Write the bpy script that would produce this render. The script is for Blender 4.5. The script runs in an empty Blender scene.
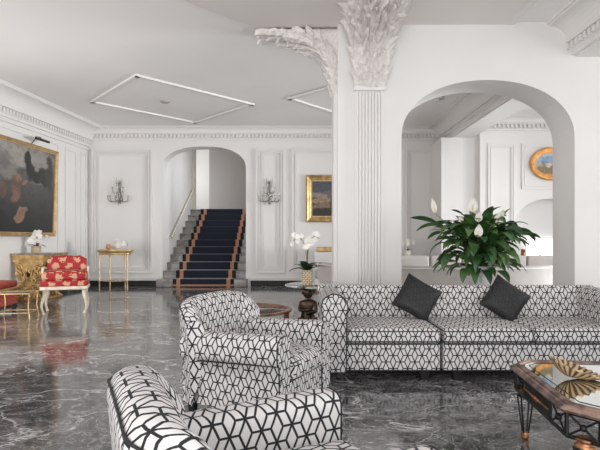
import bpy, math, random
from mathutils import Vector, Matrix
PI = math.pi
S = bpy.context.scene
COL = S.collection
random.seed(7)

# ------------------------------------------------------------------ camera, world, lights
CAMH = 1.3
F = 500.0
cam_d = bpy.data.cameras.new('camera')
cam = bpy.data.objects.new('camera', cam_d); COL.objects.link(cam)
cam_d.sensor_width = 36; cam_d.lens = 30.0; cam_d.shift_y = 13/600
cam_d.clip_end = 100
cam.location = (0, 0, CAMH); cam.rotation_euler = (PI/2, 0, 0)
S.camera = cam
S.view_settings.view_transform = 'Standard'; S.view_settings.look = 'None'
S.view_settings.gamma = 1; S.view_settings.use_curve_mapping = False
S.view_settings.exposure = 0.14
w = bpy.data.worlds.new('world'); S.world = w; w.use_nodes = True
w.node_tree.nodes['Background'].inputs[0].default_value = (0.93, 0.97, 1.0, 1)
w.node_tree.nodes['Background'].inputs[1].default_value = 1.25

def area(name, loc, target, sx, sy, power, color=(1, 1, 1), spread=180):
    d = bpy.data.lights.new(name, 'AREA'); d.shape = 'RECTANGLE'; d.size = sx; d.size_y = sy
    d.energy = power; d.color = color; d.spread = math.radians(spread)
    o = bpy.data.objects.new(name, d); COL.objects.link(o); o.location = loc
    o.rotation_euler = (Vector(target)-Vector(loc)).to_track_quat('-Z', 'Z').to_euler()
    return o
area('daylight_right_windows', (9.3, 3.2, 1.7), (0, 3.6, 2.4), 6.0, 2.1, 190, (1.0, 0.985, 0.96))
area('daylight_rear_windows', (-1.5, -3.3, 1.8), (-3.0, 8, 3.0), 9.0, 2.8, 160, (0.97, 0.985, 1.0))
area('rear_ceiling_fill', (-1.5, -1.8, 1.0), (-1.8, 3.2, 4.28), 7.0, 2.0, 135, (1.0, 0.985, 0.97))  # added fill that brightens the ceiling; no lamp stands there
area('daylight_alcove_windows', (9.6, 9.2, 1.5), (-5.9, 11.0, 2.2), 2.4, 2.4, 106, (0.94, 0.98, 1.0), 62)
area('side_room_fill', (7.6, 7.2, 1.8), (3.4, 13.5, 1.8), 1.8, 2.2, 17, (1.0, 0.99, 0.98), 140)  # extra fill added for the walls beyond the arch, not a real window
area('left_side_fill', (-6.2, 5.6, 1.4), (-0.6, 12.0, 2.3), 2.6, 1.7, 104, (1.0, 0.985, 0.975), 140)  # made-up lamp out of view that lifts the back wall; no windows there
area('stair_hall_fill', (-1.4, 15.2, 4.0), (-3.7, 15.6, 2.4), 1.4, 1.6, 24, (0.95, 0.985, 1.0), 120)  # unseen fill added to brighten the left stair wall; the ceiling has no opening
area('landing_fill', (-4.9, 18.8, 3.6), (-3.0, 19.6, 3.4), 1.2, 1.6, 16, (1.0, 0.98, 0.95))  # lamp added out of sight to light the pale wall behind the landing

def W(px, py, D):
    return Vector(((px-300)/F*D, D, CAMH+(238-py)/F*D))

# ------------------------------------------------------------------ node helpers / materials
class NT:
    def __init__(s, name):
        s.m = bpy.data.materials.new(name); s.m.use_nodes = True
        s.t = s.m.node_tree; s.b = s.t.nodes['Principled BSDF']
    def n(s, typ, **kw):
        nd = s.t.nodes.new(typ)
        for k, v in kw.items(): setattr(nd, k, v)
        return nd
    def l(s, a, b): s.t.links.new(a, b)
    def val(s, sock, v):
        if hasattr(v, 'is_linked') or isinstance(v, bpy.types.NodeSocket): s.l(v, sock)
        else: sock.default_value = v
    def math(s, op, a, b=None, c=None, clamp=False):
        nd = s.n('ShaderNodeMath', operation=op); nd.use_clamp = clamp
        s.val(nd.inputs[0], a)
        if b is not None: s.val(nd.inputs[1], b)
        if c is not None: s.val(nd.inputs[2], c)
        return nd.outputs[0]
    def smooth(s, v, lo, hi, a=0.0, b=1.0):
        nd = s.n('ShaderNodeMapRange', interpolation_type='SMOOTHSTEP')
        s.val(nd.inputs[0], v)
        for i, q in enumerate((lo, hi, a, b)): nd.inputs[i+1].default_value = q
        return nd.outputs[0]
    def mix(s, f, a, b):
        nd = s.n('ShaderNodeMix', data_type='RGBA')
        s.val(nd.inputs[0], f)
        s.val(nd.inputs[6], a if not isinstance(a, tuple) else (*a[:3], 1))
        s.val(nd.inputs[7], b if not isinstance(b, tuple) else (*b[:3], 1))
        return nd.outputs[2]
    def noise(s, vec, scale, detail=4, rough=0.5, dist=0.0, out=0):
        nd = s.n('ShaderNodeTexNoise')
        if vec is not None: s.l(vec, nd.inputs['Vector'])
        nd.inputs['Scale'].default_value = scale; nd.inputs['Detail'].default_value = detail
        nd.inputs['Roughness'].default_value = rough; nd.inputs['Distortion'].default_value = dist
        return nd.outputs[out]
    def obj(s): return s.n('ShaderNodeTexCoord').outputs['Object']
    def uv(s): return s.n('ShaderNodeTexCoord').outputs['UV']
    def mapping(s, vec, loc=(0,0,0), rot=(0,0,0), sc=(1,1,1)):
        nd = s.n('ShaderNodeMapping'); s.l(vec, nd.inputs[0])
        nd.inputs[1].default_value = loc; nd.inputs[2].default_value = rot; nd.inputs[3].default_value = sc
        return nd.outputs[0]
    def bump(s, h, strength=0.3, dist=0.01):
        nd = s.n('ShaderNodeBump'); nd.inputs['Strength'].default_value = strength
        nd.inputs['Distance'].default_value = dist; s.l(h, nd.inputs['Height']); s.l(nd.outputs[0], s.b.inputs['Normal'])
    def base(s, c): s.val(s.b.inputs['Base Color'], c if not isinstance(c, tuple) else (*c[:3], 1))
    def set(s, **kw):
        for k, v in kw.items(): s.val(s.b.inputs[k.replace('_', ' ')], v)

def simple(name, col, rough=0.5, metal=0.0, nscale=0, namp=0.15, bump=0, **kw):
    m = NT(name)
    if nscale:
        nz = m.noise(m.obj(), nscale, 4)
        a = tuple(c*(1-namp) for c in col); b = tuple(min(1, c*(1+namp)) for c in col)
        m.base(m.mix(m.smooth(nz, 0.3, 0.7), a, b))
        if bump: m.bump(nz, bump, 0.01)
    else: m.base(col)
    m.set(Roughness=rough, Metallic=metal, **kw)
    return m.m

MAT = {}
MAT['wall'] = simple('wall_paint', (0.80, 0.775, 0.755), 0.55, nscale=1.3, namp=0.015)
MAT['ceil'] = simple('ceiling_paint', (0.90, 0.875, 0.86), 0.7, nscale=0.5, namp=0.03)
MAT['trim'] = simple('white_moulding', (0.80, 0.775, 0.755), 0.45)
MAT['plaster'] = simple('carved_plaster', (0.76, 0.715, 0.685), 0.65, nscale=26, namp=0.10, bump=0.6)
MAT['black'] = simple('black_skirting', (0.006, 0.006, 0.007), 0.55)
MAT['legwood'] = simple('dark_wood', (0.012, 0.011, 0.012), 0.35)
MAT['piping'] = simple('black_piping', (0.012, 0.012, 0.014), 0.6)
MAT['gilt'] = simple('gilt_wood', (0.58, 0.38, 0.16), 0.38, 0.5, nscale=9, namp=0.28, bump=0.2)
MAT['brassy'] = simple('pale_gilt', (0.60, 0.42, 0.22), 0.35, 0.6, nscale=10, namp=0.15)
MAT['brass'] = simple('polished_brass', (0.75, 0.6, 0.32), 0.2, 1.0)
MAT['silver'] = simple('antique_silver', (0.36, 0.33, 0.30), 0.3, 0.9)
MAT['bronze'] = simple('dark_bronze', (0.055, 0.032, 0.02), 0.28, 0.6, nscale=12, namp=0.6)
MAT['iron'] = simple('black_iron', (0.012, 0.011, 0.011), 0.4, 0.4, nscale=20, namp=0.5)
MAT['copper'] = simple('worn_copper', (0.32, 0.15, 0.07), 0.35, 0.7, nscale=18, namp=0.55)
MAT['candle'] = simple('cream_candle', (0.8, 0.75, 0.65), 0.5)
MAT['cream'] = simple('cream_painted_wood', (0.66, 0.58, 0.47), 0.45, nscale=12, namp=0.15)
MAT['taupe'] = simple('taupe_upholstery', (0.50, 0.46, 0.435), 0.8, nscale=4, namp=0.05)
MAT['whitefab'] = simple('white_upholstery', (0.74, 0.71, 0.70), 0.8, nscale=4, namp=0.03)
MAT['greyfab'] = simple('pale_grey_upholstery', (0.50, 0.48, 0.48), 0.8)
MAT['petal'] = simple('white_petal', (0.86, 0.82, 0.76), 0.5, nscale=20, namp=0.06)
MAT['spadix'] = simple('cream_spadix', (0.75, 0.66, 0.40), 0.6)
MAT['stem'] = simple('green_stem', (0.08, 0.14, 0.04), 0.5)
MAT['brownstem'] = simple('brown_stem', (0.14, 0.08, 0.06), 0.6)
MAT['soil'] = simple('dark_soil', (0.02, 0.014, 0.01), 0.9)
MAT['redwood'] = simple('red_brown_wood', (0.24, 0.10, 0.055), 0.3, nscale=9, namp=0.3)
MAT['shellwhite'] = simple('white_shell', (0.76, 0.72, 0.68), 0.4, nscale=9, namp=0.15)
MAT['shellorange'] = simple('orange_shell_lip', (0.55, 0.27, 0.10), 0.4)
MAT['cream_plinth'] = simple('pale_curtain', (0.72, 0.66, 0.55), 0.7)
MAT['stone'] = simple('stone_slab', (0.30, 0.24, 0.19), 0.25, nscale=8, namp=0.3)

def glassmat(name, col, rough=0.02):
    m = NT(name); m.base(col); m.set(Roughness=rough, IOR=1.45); m.b.inputs['Transmission Weight'].default_value = 1.0
    return m.m
MAT['glass'] = glassmat('clear_glass', (0.80, 0.95, 0.93))
MAT['crystal'] = glassmat('crystal', (0.97, 0.97, 0.97))
m = NT('mirror_glass'); m.base((0.80, 0.82, 0.80)); m.set(Metallic=1.0, Roughness=0.03); MAT['mirror'] = m.m

def leafmat():
    m = NT('leaf_green'); nz = m.noise(m.obj(), 3.5, 3)
    c = m.mix(m.smooth(nz, 0.35, 0.7), (0.022, 0.065, 0.022), (0.09, 0.18, 0.05))
    uvx = m.n('ShaderNodeSeparateXYZ'); m.l(m.uv(), uvx.inputs[0])
    rib = m.smooth(m.math('ABSOLUTE', m.math('SUBTRACT', uvx.outputs[0], 0.5)), 0.0, 0.05, 0.35, 0.0)
    m.base(m.mix(rib, c, (0.10, 0.20, 0.07))); m.set(Roughness=0.32)
    return m.m
MAT['leaf'] = leafmat()
m = NT('dark_leaf'); m.base((0.012, 0.035, 0.012)); m.set(Roughness=0.35); MAT['darkleaf'] = m.m
m = NT('yellow_green_leaf'); m.base((0.24, 0.32, 0.03)); m.set(Roughness=0.35); MAT['limeleaf'] = m.m

def marble():
    m = NT('grey_marble_floor'); o = m.obj()
    o = m.mapping(o, rot=(0, 0, 0.35), sc=(0.75, 1.2, 1))
    wv = m.n('ShaderNodeVectorMath', operation='MULTIPLY_ADD')
    m.l(m.noise(o, 0.9, 4, 0.55, out=1), wv.inputs[0]); wv.inputs[1].default_value = (1.5,)*3; m.l(o, wv.inputs[2])
    q = wv.outputs[0]
    cloud = m.noise(q, 1.0, 8, 0.65)
    c = m.mix(m.smooth(cloud, 0.30, 0.68), (0.008, 0.008, 0.009), (0.115, 0.11, 0.11))
    fine = m.noise(q, 7.0, 8, 0.7)
    c = m.mix(m.smooth(fine, 0.42, 0.70, 0, 0.75), c, (0.30, 0.29, 0.29))
    def ridge(sc, wd, seed, det=5):
        n = m.noise(m.mapping(q, loc=(seed, seed*2, 0)), sc, det, 0.55)
        return m.smooth(m.math('ABSOLUTE', m.math('SUBTRACT', n, 0.5)), 0.0, wd, 1.0, 0.0)
    mask = m.smooth(m.noise(o, 0.7, 2), 0.40, 0.62)
    c = m.mix(m.math('MULTIPLY', m.math('MULTIPLY', ridge(1.6, 0.012, 3), mask), 0.9), c, (0.62, 0.60, 0.60))
    c = m.mix(m.math('MULTIPLY', ridge(3.7, 0.014, 11), 0.65), c, (0.50, 0.48, 0.48))
    c = m.mix(m.math('MULTIPLY', ridge(8.0, 0.022, 17), 0.45), c, (0.45, 0.43, 0.43))
    c = m.mix(m.math('MULTIPLY', ridge(2.3, 0.02, 23), 0.55), c, (0.01, 0.01, 0.011))
    c = m.mix(m.math('MULTIPLY', ridge(0.75, 0.008, 7, 7), 0.9), c, (0.66, 0.64, 0.64))
    # slab joints
    bo = m.n('ShaderNodeTexBrick'); bo.offset = 0.0; m.l(m.obj(), bo.inputs[0])
    bo.inputs['Scale'].default_value = 1.0; bo.inputs['Brick Width'].default_value = 1.6; bo.inputs['Row Height'].default_value = 1.6
    bo.inputs['Mortar Size'].default_value = 0.004; bo.inputs['Mortar Smooth'].default_value = 0.3
    c = m.mix(m.math('MULTIPLY', bo.outputs['Fac'], 0.5), c, (0.09, 0.088, 0.086))
    m.base(c)
    m.set(Roughness=0.10, IOR=1.85)
    return m.m
MAT['marble'] = marble()
def stepstone():
    m = NT('grey_stair_marble'); nz = m.noise(m.obj(), 5, 6, 0.65)
    m.base(m.mix(m.smooth(nz, 0.3, 0.7), (0.17, 0.155, 0.145), (0.36, 0.335, 0.315))); m.set(Roughness=0.3); return m.m
MAT['step'] = stepstone()
def urnmat():
    m = NT('white_veined_marble'); nz = m.noise(m.obj(), 9, 6, 0.65, 1.0)
    m.base(m.mix(m.smooth(nz, 0.42, 0.62), (0.60, 0.60, 0.60), (0.85, 0.84, 0.83))); m.set(Roughness=0.35); return m.m
MAT['urn'] = urnmat()

def fabric(name, a=(0.66, 0.63, 0.62), line=(0.010, 0.010, 0.012), s=0.118, comp=0.64, hw=0.0049, rough=0.85, soft=0.0012):
    """tumbling-block lattice drawn as lines on a light weave; UV is in metres"""
    m = NT(name); sp = m.n('ShaderNodeSeparateXYZ'); m.l(m.uv(), sp.inputs[0])
    cw = 0.8660254*s*comp            # column pitch
    px, py = 2*cw, s                 # rectangular cell with a second node in its middle
    def cell(ox, oy):
        x = m.math('SUBTRACT', m.math('FLOORED_MODULO', m.math('ADD', sp.outputs[0], ox), px), px/2)
        y = m.math('SUBTRACT', m.math('FLOORED_MODULO', m.math('ADD', sp.outputs[1], oy), py), py/2)
        d = m.math('ADD', m.math('MULTIPLY', m.math('MULTIPLY', x, x), s*s/(.8*cw*cw)), m.math('MULTIPLY', y, y))
        return x, y, d
    x1, y1, d1 = cell(10*px, 10*py); x2, y2, d2 = cell(10*px+px/2, 10*py+py/2)
    f = m.math('LESS_THAN', d1, d2)
    def sel(a_, b_): return m.math('ADD', m.math('MULTIPLY', f, a_), m.math('MULTIPLY', m.math('SUBTRACT', 1.0, f), b_))
    x, y = sel(x1, x2), sel(y1, y2)
    L = math.hypot(.4*cw, .5*s); dx, dy = .4*cw/L, .5*s/L
    dd = [m.math('ABSOLUTE', y)]
    for sg in (1, -1):
        dd.append(m.math('ABSOLUTE', m.math('SUBTRACT', m.math('MULTIPLY', x, dy*sg), m.math('MULTIPLY', y, dx))))
    d = m.math('MINIMUM', m.math('MINIMUM', dd[0], dd[1]), dd[2])
    k = m.smooth(d, hw-soft, hw+soft, 1.0, 0.0)
    m.base(m.mix(k, a, line)); m.set(Roughness=rough)
    nz = m.noise(m.obj(), 350, 2); m.bump(nz, 0.15, 0.002)
    return m.m
MAT['fabric'] = fabric('black_and_white_lattice_fabric')
MAT['quilt'] = fabric('black_quilted_fabric', (0.006, 0.006, 0.0065), (0.020, 0.020, 0.022), s=0.085, comp=0.75, hw=0.003, rough=0.6)

def damask():
    m = NT('red_gold_damask'); sp = m.n('ShaderNodeSeparateXYZ')
    wv = m.n('ShaderNodeVectorMath', operation='MULTIPLY_ADD'); u = m.uv()
    m.l(m.noise(u, 9, 4, out=1), wv.inputs[0]); wv.inputs[1].default_value = (0.16,)*3; m.l(u, wv.inputs[2])
    m.l(wv.outputs[0], sp.inputs[0])
    k = 2*PI/0.24
    c1 = m.math('COSINE', m.math('MULTIPLY', sp.outputs[0], k)); c2 = m.math('COSINE', m.math('MULTIPLY', sp.outputs[1], k*1.0))
    v = m.math('MULTIPLY', c1, c2); v = m.math('ADD', v, m.math('MULTIPLY', m.math('SUBTRACT', m.noise(u, 30, 3), 0.5), 2.4))
    m.base(m.mix(m.smooth(v, 0.22, 0.38), (0.33, 0.010, 0.014), (0.55, 0.30, 0.18))); m.set(Roughness=0.7)
    return m.m
MAT['damask'] = damask()
def redweave():
    m = NT('coral_red_weave'); u = m.uv(); nz = m.noise(u, 45, 3)
    m.base(m.mix(m.smooth(nz, 0.45, 0.6), (0.42, 0.03, 0.02), (0.62, 0.22, 0.14))); m.set(Roughness=0.7); return m.m
MAT['coral'] = redweave()
def woven():
    m = NT('woven_pot'); b = m.n('ShaderNodeTexBrick'); m.l(m.mapping(m.uv(), sc=(1, 1, 1)), b.inputs[0])
    b.inputs['Scale'].default_value = 1; b.inputs['Brick Width'].default_value = 0.045; b.inputs['Row Height'].default_value = 0.022
    b.inputs['Mortar Size'].default_value = 0.004
    b.inputs['Color1'].default_value = (0.72, 0.62, 0.47, 1); b.inputs['Color2'].default_value = (0.60, 0.48, 0.34, 1); b.inputs['Mortar'].default_value = (0.22, 0.14, 0.08, 1)
    m.l(b.outputs[0], m.b.inputs[0]); m.set(Roughness=0.7); return m.m
MAT['woven'] = woven()
def shellmat():
    m = NT('golden_brown_shell'); sp = m.n('ShaderNodeSeparateXYZ'); m.l(m.uv(), sp.inputs[0])
    r = m.math('COSINE', m.math('MULTIPLY', sp.outputs[0], 2*PI*11)); nz = m.noise(m.obj(), 22, 4)
    v = m.math('ADD', m.math('MULTIPLY', r, 0.30), nz)
    m.base(m.mix(m.smooth(v, 0.25, 0.80), (0.07, 0.038, 0.016), (0.50, 0.34, 0.19))); m.set(Roughness=0.4); return m.m
MAT['clam'] = shellmat()
def runnermat():
    m = NT('navy_stair_carpet'); sp = m.n('ShaderNodeSeparateXYZ'); m.l(m.obj(), sp.inputs[0])
    x = m.math('ABSOLUTE', sp.outputs[0])
    a = m.smooth(x, 0.605, 0.615); b = m.smooth(x, 0.705, 0.715)
    c = m.mix(a, (0.004, 0.007, 0.020), (0.42, 0.21, 0.12)); c = m.mix(b, c, (0.006, 0.006, 0.009))
    m.base(c); m.set(Roughness=0.9, Sheen_Weight=0.25); return m.m
MAT['runner'] = runnermat()

def painting(name, blobs, bg, warp=0.12, rough=0.45):
    m = NT(name); u = m.uv()
    wv = m.n('ShaderNodeVectorMath', operation='MULTIPLY_ADD')
    m.l(m.noise(u, 4.5, 5, 0.6, out=1), wv.inputs[0]); wv.inputs[1].default_value = (warp,)*3; m.l(u, wv.inputs[2])
    off = m.n('ShaderNodeVectorMath', operation='ADD'); m.l(wv.outputs[0], off.inputs[0]); off.inputs[1].default_value = (-warp/2,)*3
    sp = m.n('ShaderNodeSeparateXYZ'); m.l(off.outputs[0], sp.inputs[0])
    v = m.smooth(sp.outputs[1], 0, 1)
    c = m.mix(v, bg[0], bg[1])
    edge = m.math('MULTIPLY', m.math('SUBTRACT', m.noise(u, 8, 5, .65), 0.5), 3.4)
    for (cx, cy, rx, ry, rot, col, soft) in blobs:
        x = m.math('SUBTRACT', sp.outputs[0], cx); y = m.math('SUBTRACT', sp.outputs[1], cy)
        cs, sn = math.cos(rot), math.sin(rot)
        xx = m.math('ADD', m.math('MULTIPLY', x, cs/rx), m.math('MULTIPLY', y, sn/rx))
        yy = m.math('SUBTRACT', m.math('MULTIPLY', y, cs/ry), m.math('MULTIPLY', x, sn/ry))
        r = m.math('ADD', m.math('MULTIPLY', xx, xx), m.math('MULTIPLY', yy, yy))
        r = m.math('ADD', r, edge)
        c = m.mix(m.smooth(r, 1-soft, 1+soft, 1.0, 0.0), c, col)
    nz = m.noise(u, 10, 5, .6)
    c = m.mix(m.smooth(nz, 0.42, 0.72, 0, 0.45), c, (0.02, 0.018, 0.014))
    m.base(c); m.set(Roughness=rough); return m.m

# ------------------------------------------------------------------ mesh builder
class MB:
    def __init__(s): s.v = []; s.f = []; s.uv = []; s.sm = []; s.mi = []; s.cur = 0
    def face(s, idx, uv=None, smooth=False):
        s.f.append(tuple(idx)); s.uv.append(uv); s.sm.append(smooth); s.mi.append(s.cur)
    def box(s, x0, x1, y0, y1, z0, z1, xf=None):
        b = len(s.v)
        P = [(x0,y0,z0),(x1,y0,z0),(x1,y1,z0),(x0,y1,z0),(x0,y0,z1),(x1,y0,z1),(x1,y1,z1),(x0,y1,z1)]
        s.v += [Vector(p) if xf is None else xf @ Vector(p) for p in P]
        for q in ((0,3,2,1),(4,5,6,7),(0,1,5,4),(1,2,6,5),(2,3,7,6),(3,0,4,7)): s.face([b+i for i in q])
        return s
    def grid(s, pts, uvs=None, closeu=False, closev=False, smooth=True, flip=False):
        """pts[i][j]"""
        b = len(s.v); n = len(pts); k = len(pts[0])
        for r in pts: s.v += [Vector(p) for p in r]
        for i in range(n if closeu else n-1):
            for j in range(k if closev else k-1):
                i2, j2 = (i+1) % n, (j+1) % k
                q = [b+i*k+j, b+i2*k+j, b+i2*k+j2, b+i*k+j2]
                if uvs:
                    u = [uvs[i][j], uvs[i+1 if closeu else i2][j], uvs[i+1 if closeu else i2][j+1 if closev else j2], uvs[i][j+1 if closev else j2]]
                else: u = None
                if flip: q = q[::-1]; u = u[::-1] if u else None
                s.face(q, u, smooth)
        return s
    def poly(s, pts, uv=None, smooth=False):
        b = len(s.v); s.v += [Vector(p) for p in pts]; s.face(range(b, b+len(pts)), uv, smooth); return s
    def rbox(s, x0, x1, y0, y1, z0, z1, r=0.03, seg=3, n=6, crown=0.0, crownf=0.0, xf=None):
        """rounded box with optional crowned top / front"""
        r = min(r, (x1-x0)/2*.98, (y1-y0)/2*.98, (z1-z0)/2*.98)
        def ax(a, b):
            t = [r-r*math.tan(PI/4*(1-k/seg)) for k in range(seg+1)]
            L = [a+q for q in t]; M_ = [a+r+(b-a-2*r)*k/n for k in range(1, n)]
            return L+M_+[b-q for q in reversed(t)]
        X, Y, Z = ax(x0,x1), ax(y0,y1), ax(z0,z1)
        cx, cy, cz = (x0+x1)/2, (y0+y1)/2, (z0+z1)/2; hx, hy, hz = (x1-x0)/2, (y1-y0)/2, (z1-z0)/2
        cache = {}
        def V(x, y, z):
            key = (round(x,6), round(y,6), round(z,6))
            if key in cache: return cache[key]
            q = Vector((min(max(x,x0+r),x1-r), min(max(y,y0+r),y1-r), min(max(z,z0+r),z1-r)))
            d = Vector((x,y,z))-q
            p = q+d.normalized()*r if d.length > 1e-9 else Vector((x,y,z))
            a = max(0, 1-((p.x-cx)/hx)**2); b = max(0, 1-((p.y-cy)/hy)**2); c = max(0, 1-((p.z-cz)/hz)**2)
            if p.z > cz: p.z += crown*(a*b)**.6*(p.z-cz)/hz
            if crownf: p.y += crownf*(a*c)**.6*(p.y-cy)/hy
            if xf is not None: p = xf @ p
            s.v.append(p); cache[key] = len(s.v)-1; return cache[key]
        for (A, B, fn, rev) in ((X, Y, lambda a,b: (a,b,z1), 0), (X, Y, lambda a,b: (a,b,z0), 1), (X, Z, lambda a,b: (a,y0,b), 0),
                                (X, Z, lambda a,b: (a,y1,b), 1), (Y, Z, lambda a,b: (x1,a,b), 0), (Y, Z, lambda a,b: (x0,a,b), 1)):
            for i in range(len(A)-1):
                for j in range(len(B)-1):
                    q4 = [fn(A[i],B[j]), fn(A[i+1],B[j]), fn(A[i+1],B[j+1]), fn(A[i],B[j+1])]
                    if rev: q4 = q4[::-1]
                    ids = [V(*p) for p in q4]
                    s.face(ids, None, True)
        return s
    def lathe(s, prof, cx=0, cy=0, n=24, cap=True, flute=0, fdepth=0.0, sy=1.0):
        pts = []; uvs = []
        L = 0; Ls = [0]
        for a, b in zip(prof, prof[1:]): L += math.hypot(b[0]-a[0], b[1]-a[1]); Ls.append(L)
        rm = max(p[0] for p in prof)
        for i in range(n):
            a = 2*PI*i/n; row = []
            for (r, z) in prof:
                rr = r*(1+fdepth*math.cos(flute*a)) if flute else r
                row.append((cx+rr*math.cos(a), cy+rr*math.sin(a)*sy, z))
            pts.append(row)
        for i in range(n+1): uvs.append([(2*PI*rm*i/n, l) for l in Ls])
        s.grid(pts, uvs, closeu=True)
        if cap:
            for k, rev in ((0, True), (-1, False)):
                if prof[k][0] > 1e-4:
                    c = [pts[i][k] for i in range(n)]; s.poly(c[::-1] if rev else c)
        return s
    def tube(s, path, r, n=8, closed=False, cap=True):
        P = [Vector(p) for p in path]; N = len(P)
        R = r if isinstance(r, (list, tuple)) else [r]*N
        up = None; rows = []; L = 0; uvs = []
        for i in range(N):
            if closed: t = P[(i+1) % N]-P[i-1]
            else: t = P[min(i+1, N-1)]-P[max(i-1, 0)]
            if t.length < 1e-9: t = Vector((0,0,1))
            t.normalize()
            if up is None:
                up = Vector((0,0,1)) if abs(t.z) < .9 else Vector((1,0,0))
            up = (up-t*up.dot(t)); 
            if up.length < 1e-6: up = t.orthogonal()
            up.normalize(); sd = t.cross(up)
            rows.append([P[i]+(sd*math.cos(2*PI*k/n)+up*math.sin(2*PI*k/n))*R[i] for k in range(n)])
            if i: L += (P[i]-P[i-1]).length
            uvs.append([(R[i]*2*PI*k/n, L) for k in range(n+1)])
        if closed: uvs.append(uvs[0])
        s.grid(rows, uvs, closeu=closed, closev=True)
        if cap and not closed:
            s.poly(rows[0]); s.poly(rows[-1][::-1])
        return s
    def sphere(s, c, r, n=10, m=7, sc=(1,1,1)):
        c = Vector(c); rows = []
        for i in range(m+1):
            th = PI*i/m; rr = max(math.sin(th), 1e-4)
            rows.append([(c.x+r*sc[0]*rr*math.cos(2*PI*k/n), c.y+r*sc[1]*rr*math.sin(2*PI*k/n), c.z-r*sc[2]*math.cos(th)) for k in range(n)])
        s.grid(rows, closev=True, flip=True); return s
    def prism(s, pts2, y0, y1, smooth=False, uvscale=True, axis='y', xf=None):
        """closed outline in the xz plane (axis y) pushed from y0 to y1, perimeter UV on the sides"""
        def mp(a, b, c):
            p = Vector((a, c, b)) if axis == 'y' else (Vector((c, a, b)) if axis == 'x' else Vector((a, b, c)))
            return xf @ p if xf is not None else p
        n = len(pts2); L = [0]
        for i in range(n): a = pts2[i]; b = pts2[(i+1) % n]; L.append(L[-1]+math.hypot(b[0]-a[0], b[1]-a[1]))
        rows = [[mp(a, b, c) for (a, b) in pts2] for c in (y0, y1)]
        b0 = len(s.v); s.v += rows[0]+rows[1]
        for i in range(n):
            j = (i+1) % n
            s.face([b0+i, b0+j, b0+n+j, b0+n+i], [(y0, L[i]), (y0, L[i+1]), (y1, L[i+1]), (y1, L[i])], smooth)
        s.poly(rows[0][::-1], [(p[0], p[1]) for p in pts2][::-1]); s.poly(rows[1], [(p[0], p[1]) for p in pts2])
        return s
    def build(s, name, mats, parent=None, **props):
        me = bpy.data.meshes.new(name)
        me.from_pydata([tuple(v) for v in s.v], [], s.f)
        if not isinstance(mats, (list, tuple)): mats = [mats]
        for m_ in mats: me.materials.append(MAT[m_] if isinstance(m_, str) else m_)
        uvl = me.uv_layers.new(name='UVMap')
        for p, uv, sm, mi in zip(me.polygons, s.uv, s.sm, s.mi):
            p.use_smooth = sm; p.material_index = mi
            if uv is None:
                nn = p.normal; ax_ = max(range(3), key=lambda k: abs(nn[k]))
                for li in p.loop_indices:
                    co = me.vertices[me.loops[li].vertex_index].co
                    uvl.data[li].uv = ((co.y, co.z), (co.x, co.z), (co.x, co.y))[ax_]
            else:
                for li, q in zip(p.loop_indices, uv): uvl.data[li].uv = q
        o = bpy.data.objects.new(name, me); COL.objects.link(o)
        if parent: o.parent = parent
        for k, v_ in props.items(): o[k] = v_
        return o

def thing(name, label, cat, loc=(0,0,0), rotz=0, group=None):
    o = bpy.data.objects.new(name, None); COL.objects.link(o); o.empty_display_size = .1
    o.location = loc; o.rotation_euler = (0, 0, rotz); o['label'] = label; o['category'] = cat
    if group: o['group'] = group
    return o
def tag(o, label, cat, group=None):
    o['label'] = label; o['category'] = cat
    if group: o['group'] = group
    return o
def dup(root, loc, rotz, label):
    r = root.copy(); COL.objects.link(r); r.location = loc; r.rotation_euler = (0, 0, rotz); r['label'] = label
    for ch in [c for c in COL.objects if c.parent is root]:
        c = ch.copy(); COL.objects.link(c); c.parent = r
        for g in [q for q in COL.objects if q.parent is ch]:
            d = g.copy(); COL.objects.link(d); d.parent = c
    return r
def struct(name, mb, mat):
    o = mb.build(name, mat); o['kind'] = 'structure'; return o
def arc(n, a0, a1): return [math.radians(a0+(a1-a0)*i/n) for i in range(n+1)]

# ------------------------------------------------------------------ room shell
H = 4.28
YB = 13.5
ZCAP = H
struct('floor', MB().box(-8, 10, -3.5, 13.5, -.1, 0), 'marble')
struct('floor_stair_hall', MB().box(-5.5, -.5, 13.5, 21.5, -.1, 0), 'marble')
struct('ceiling', MB().box(-8, 10, -3.5, 13.9, H, H+.1), 'ceil')

def arch_wall(mb, x0, x1, y0, y1, H_, ox0, ox1, zs, zt, n=40, p=2.0, z0=0.0):
    mb.box(x0, ox0, y0, y1, z0, H_); mb.box(ox1, x1, y0, y1, z0, H_)
    cx, hw = (ox0+ox1)/2, (ox1-ox0)/2
    xs = [cx-hw*math.cos(PI*i/n) for i in range(n+1)]
    def z(x):
        t = min(1, abs(x-cx)/hw); return zs+(zt-zs)*max(0, 1-t**p)**(1/p)
    for a, b in zip(xs, xs[1:]):
        za, zb = z(a), z(b)
        mb.poly([(a,y0,za),(b,y0,zb),(b,y0,H_),(a,y0,H_)])
        mb.poly([(b,y1,zb),(a,y1,za),(a,y1,H_),(b,y1,H_)])
        mb.poly([(a,y0,za),(a,y1,za),(b,y1,zb),(b,y0,zb)], smooth=True)
    mb.box(ox0, ox1, y0+.001, y1-.001, H_-.01, H_)
    return mb
# back wall with stair arch
bw = MB(); arch_wall(bw, -7, 4.43, YB, YB+.45, 5.2, -3.72, -1.46, 3.15, 3.77, p=2.4)
struct('wall_back', bw, 'wall')
# left wall (slightly out of square)
LX = lambda Y: -5.72-.086*(YB-Y)
mb = MB(); mb.poly([(LX(-3.5),-3.5,0),(LX(-3.5),-3.5,H),(LX(YB),YB,H),(LX(YB),YB,0)][::-1])
mb.poly([(LX(-3.5)-.2,-3.5,0),(LX(YB)-.2,YB,0),(LX(YB)-.2,YB,H),(LX(-3.5)-.2,-3.5,H)])
struct('wall_left', mb, 'wall')
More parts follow.
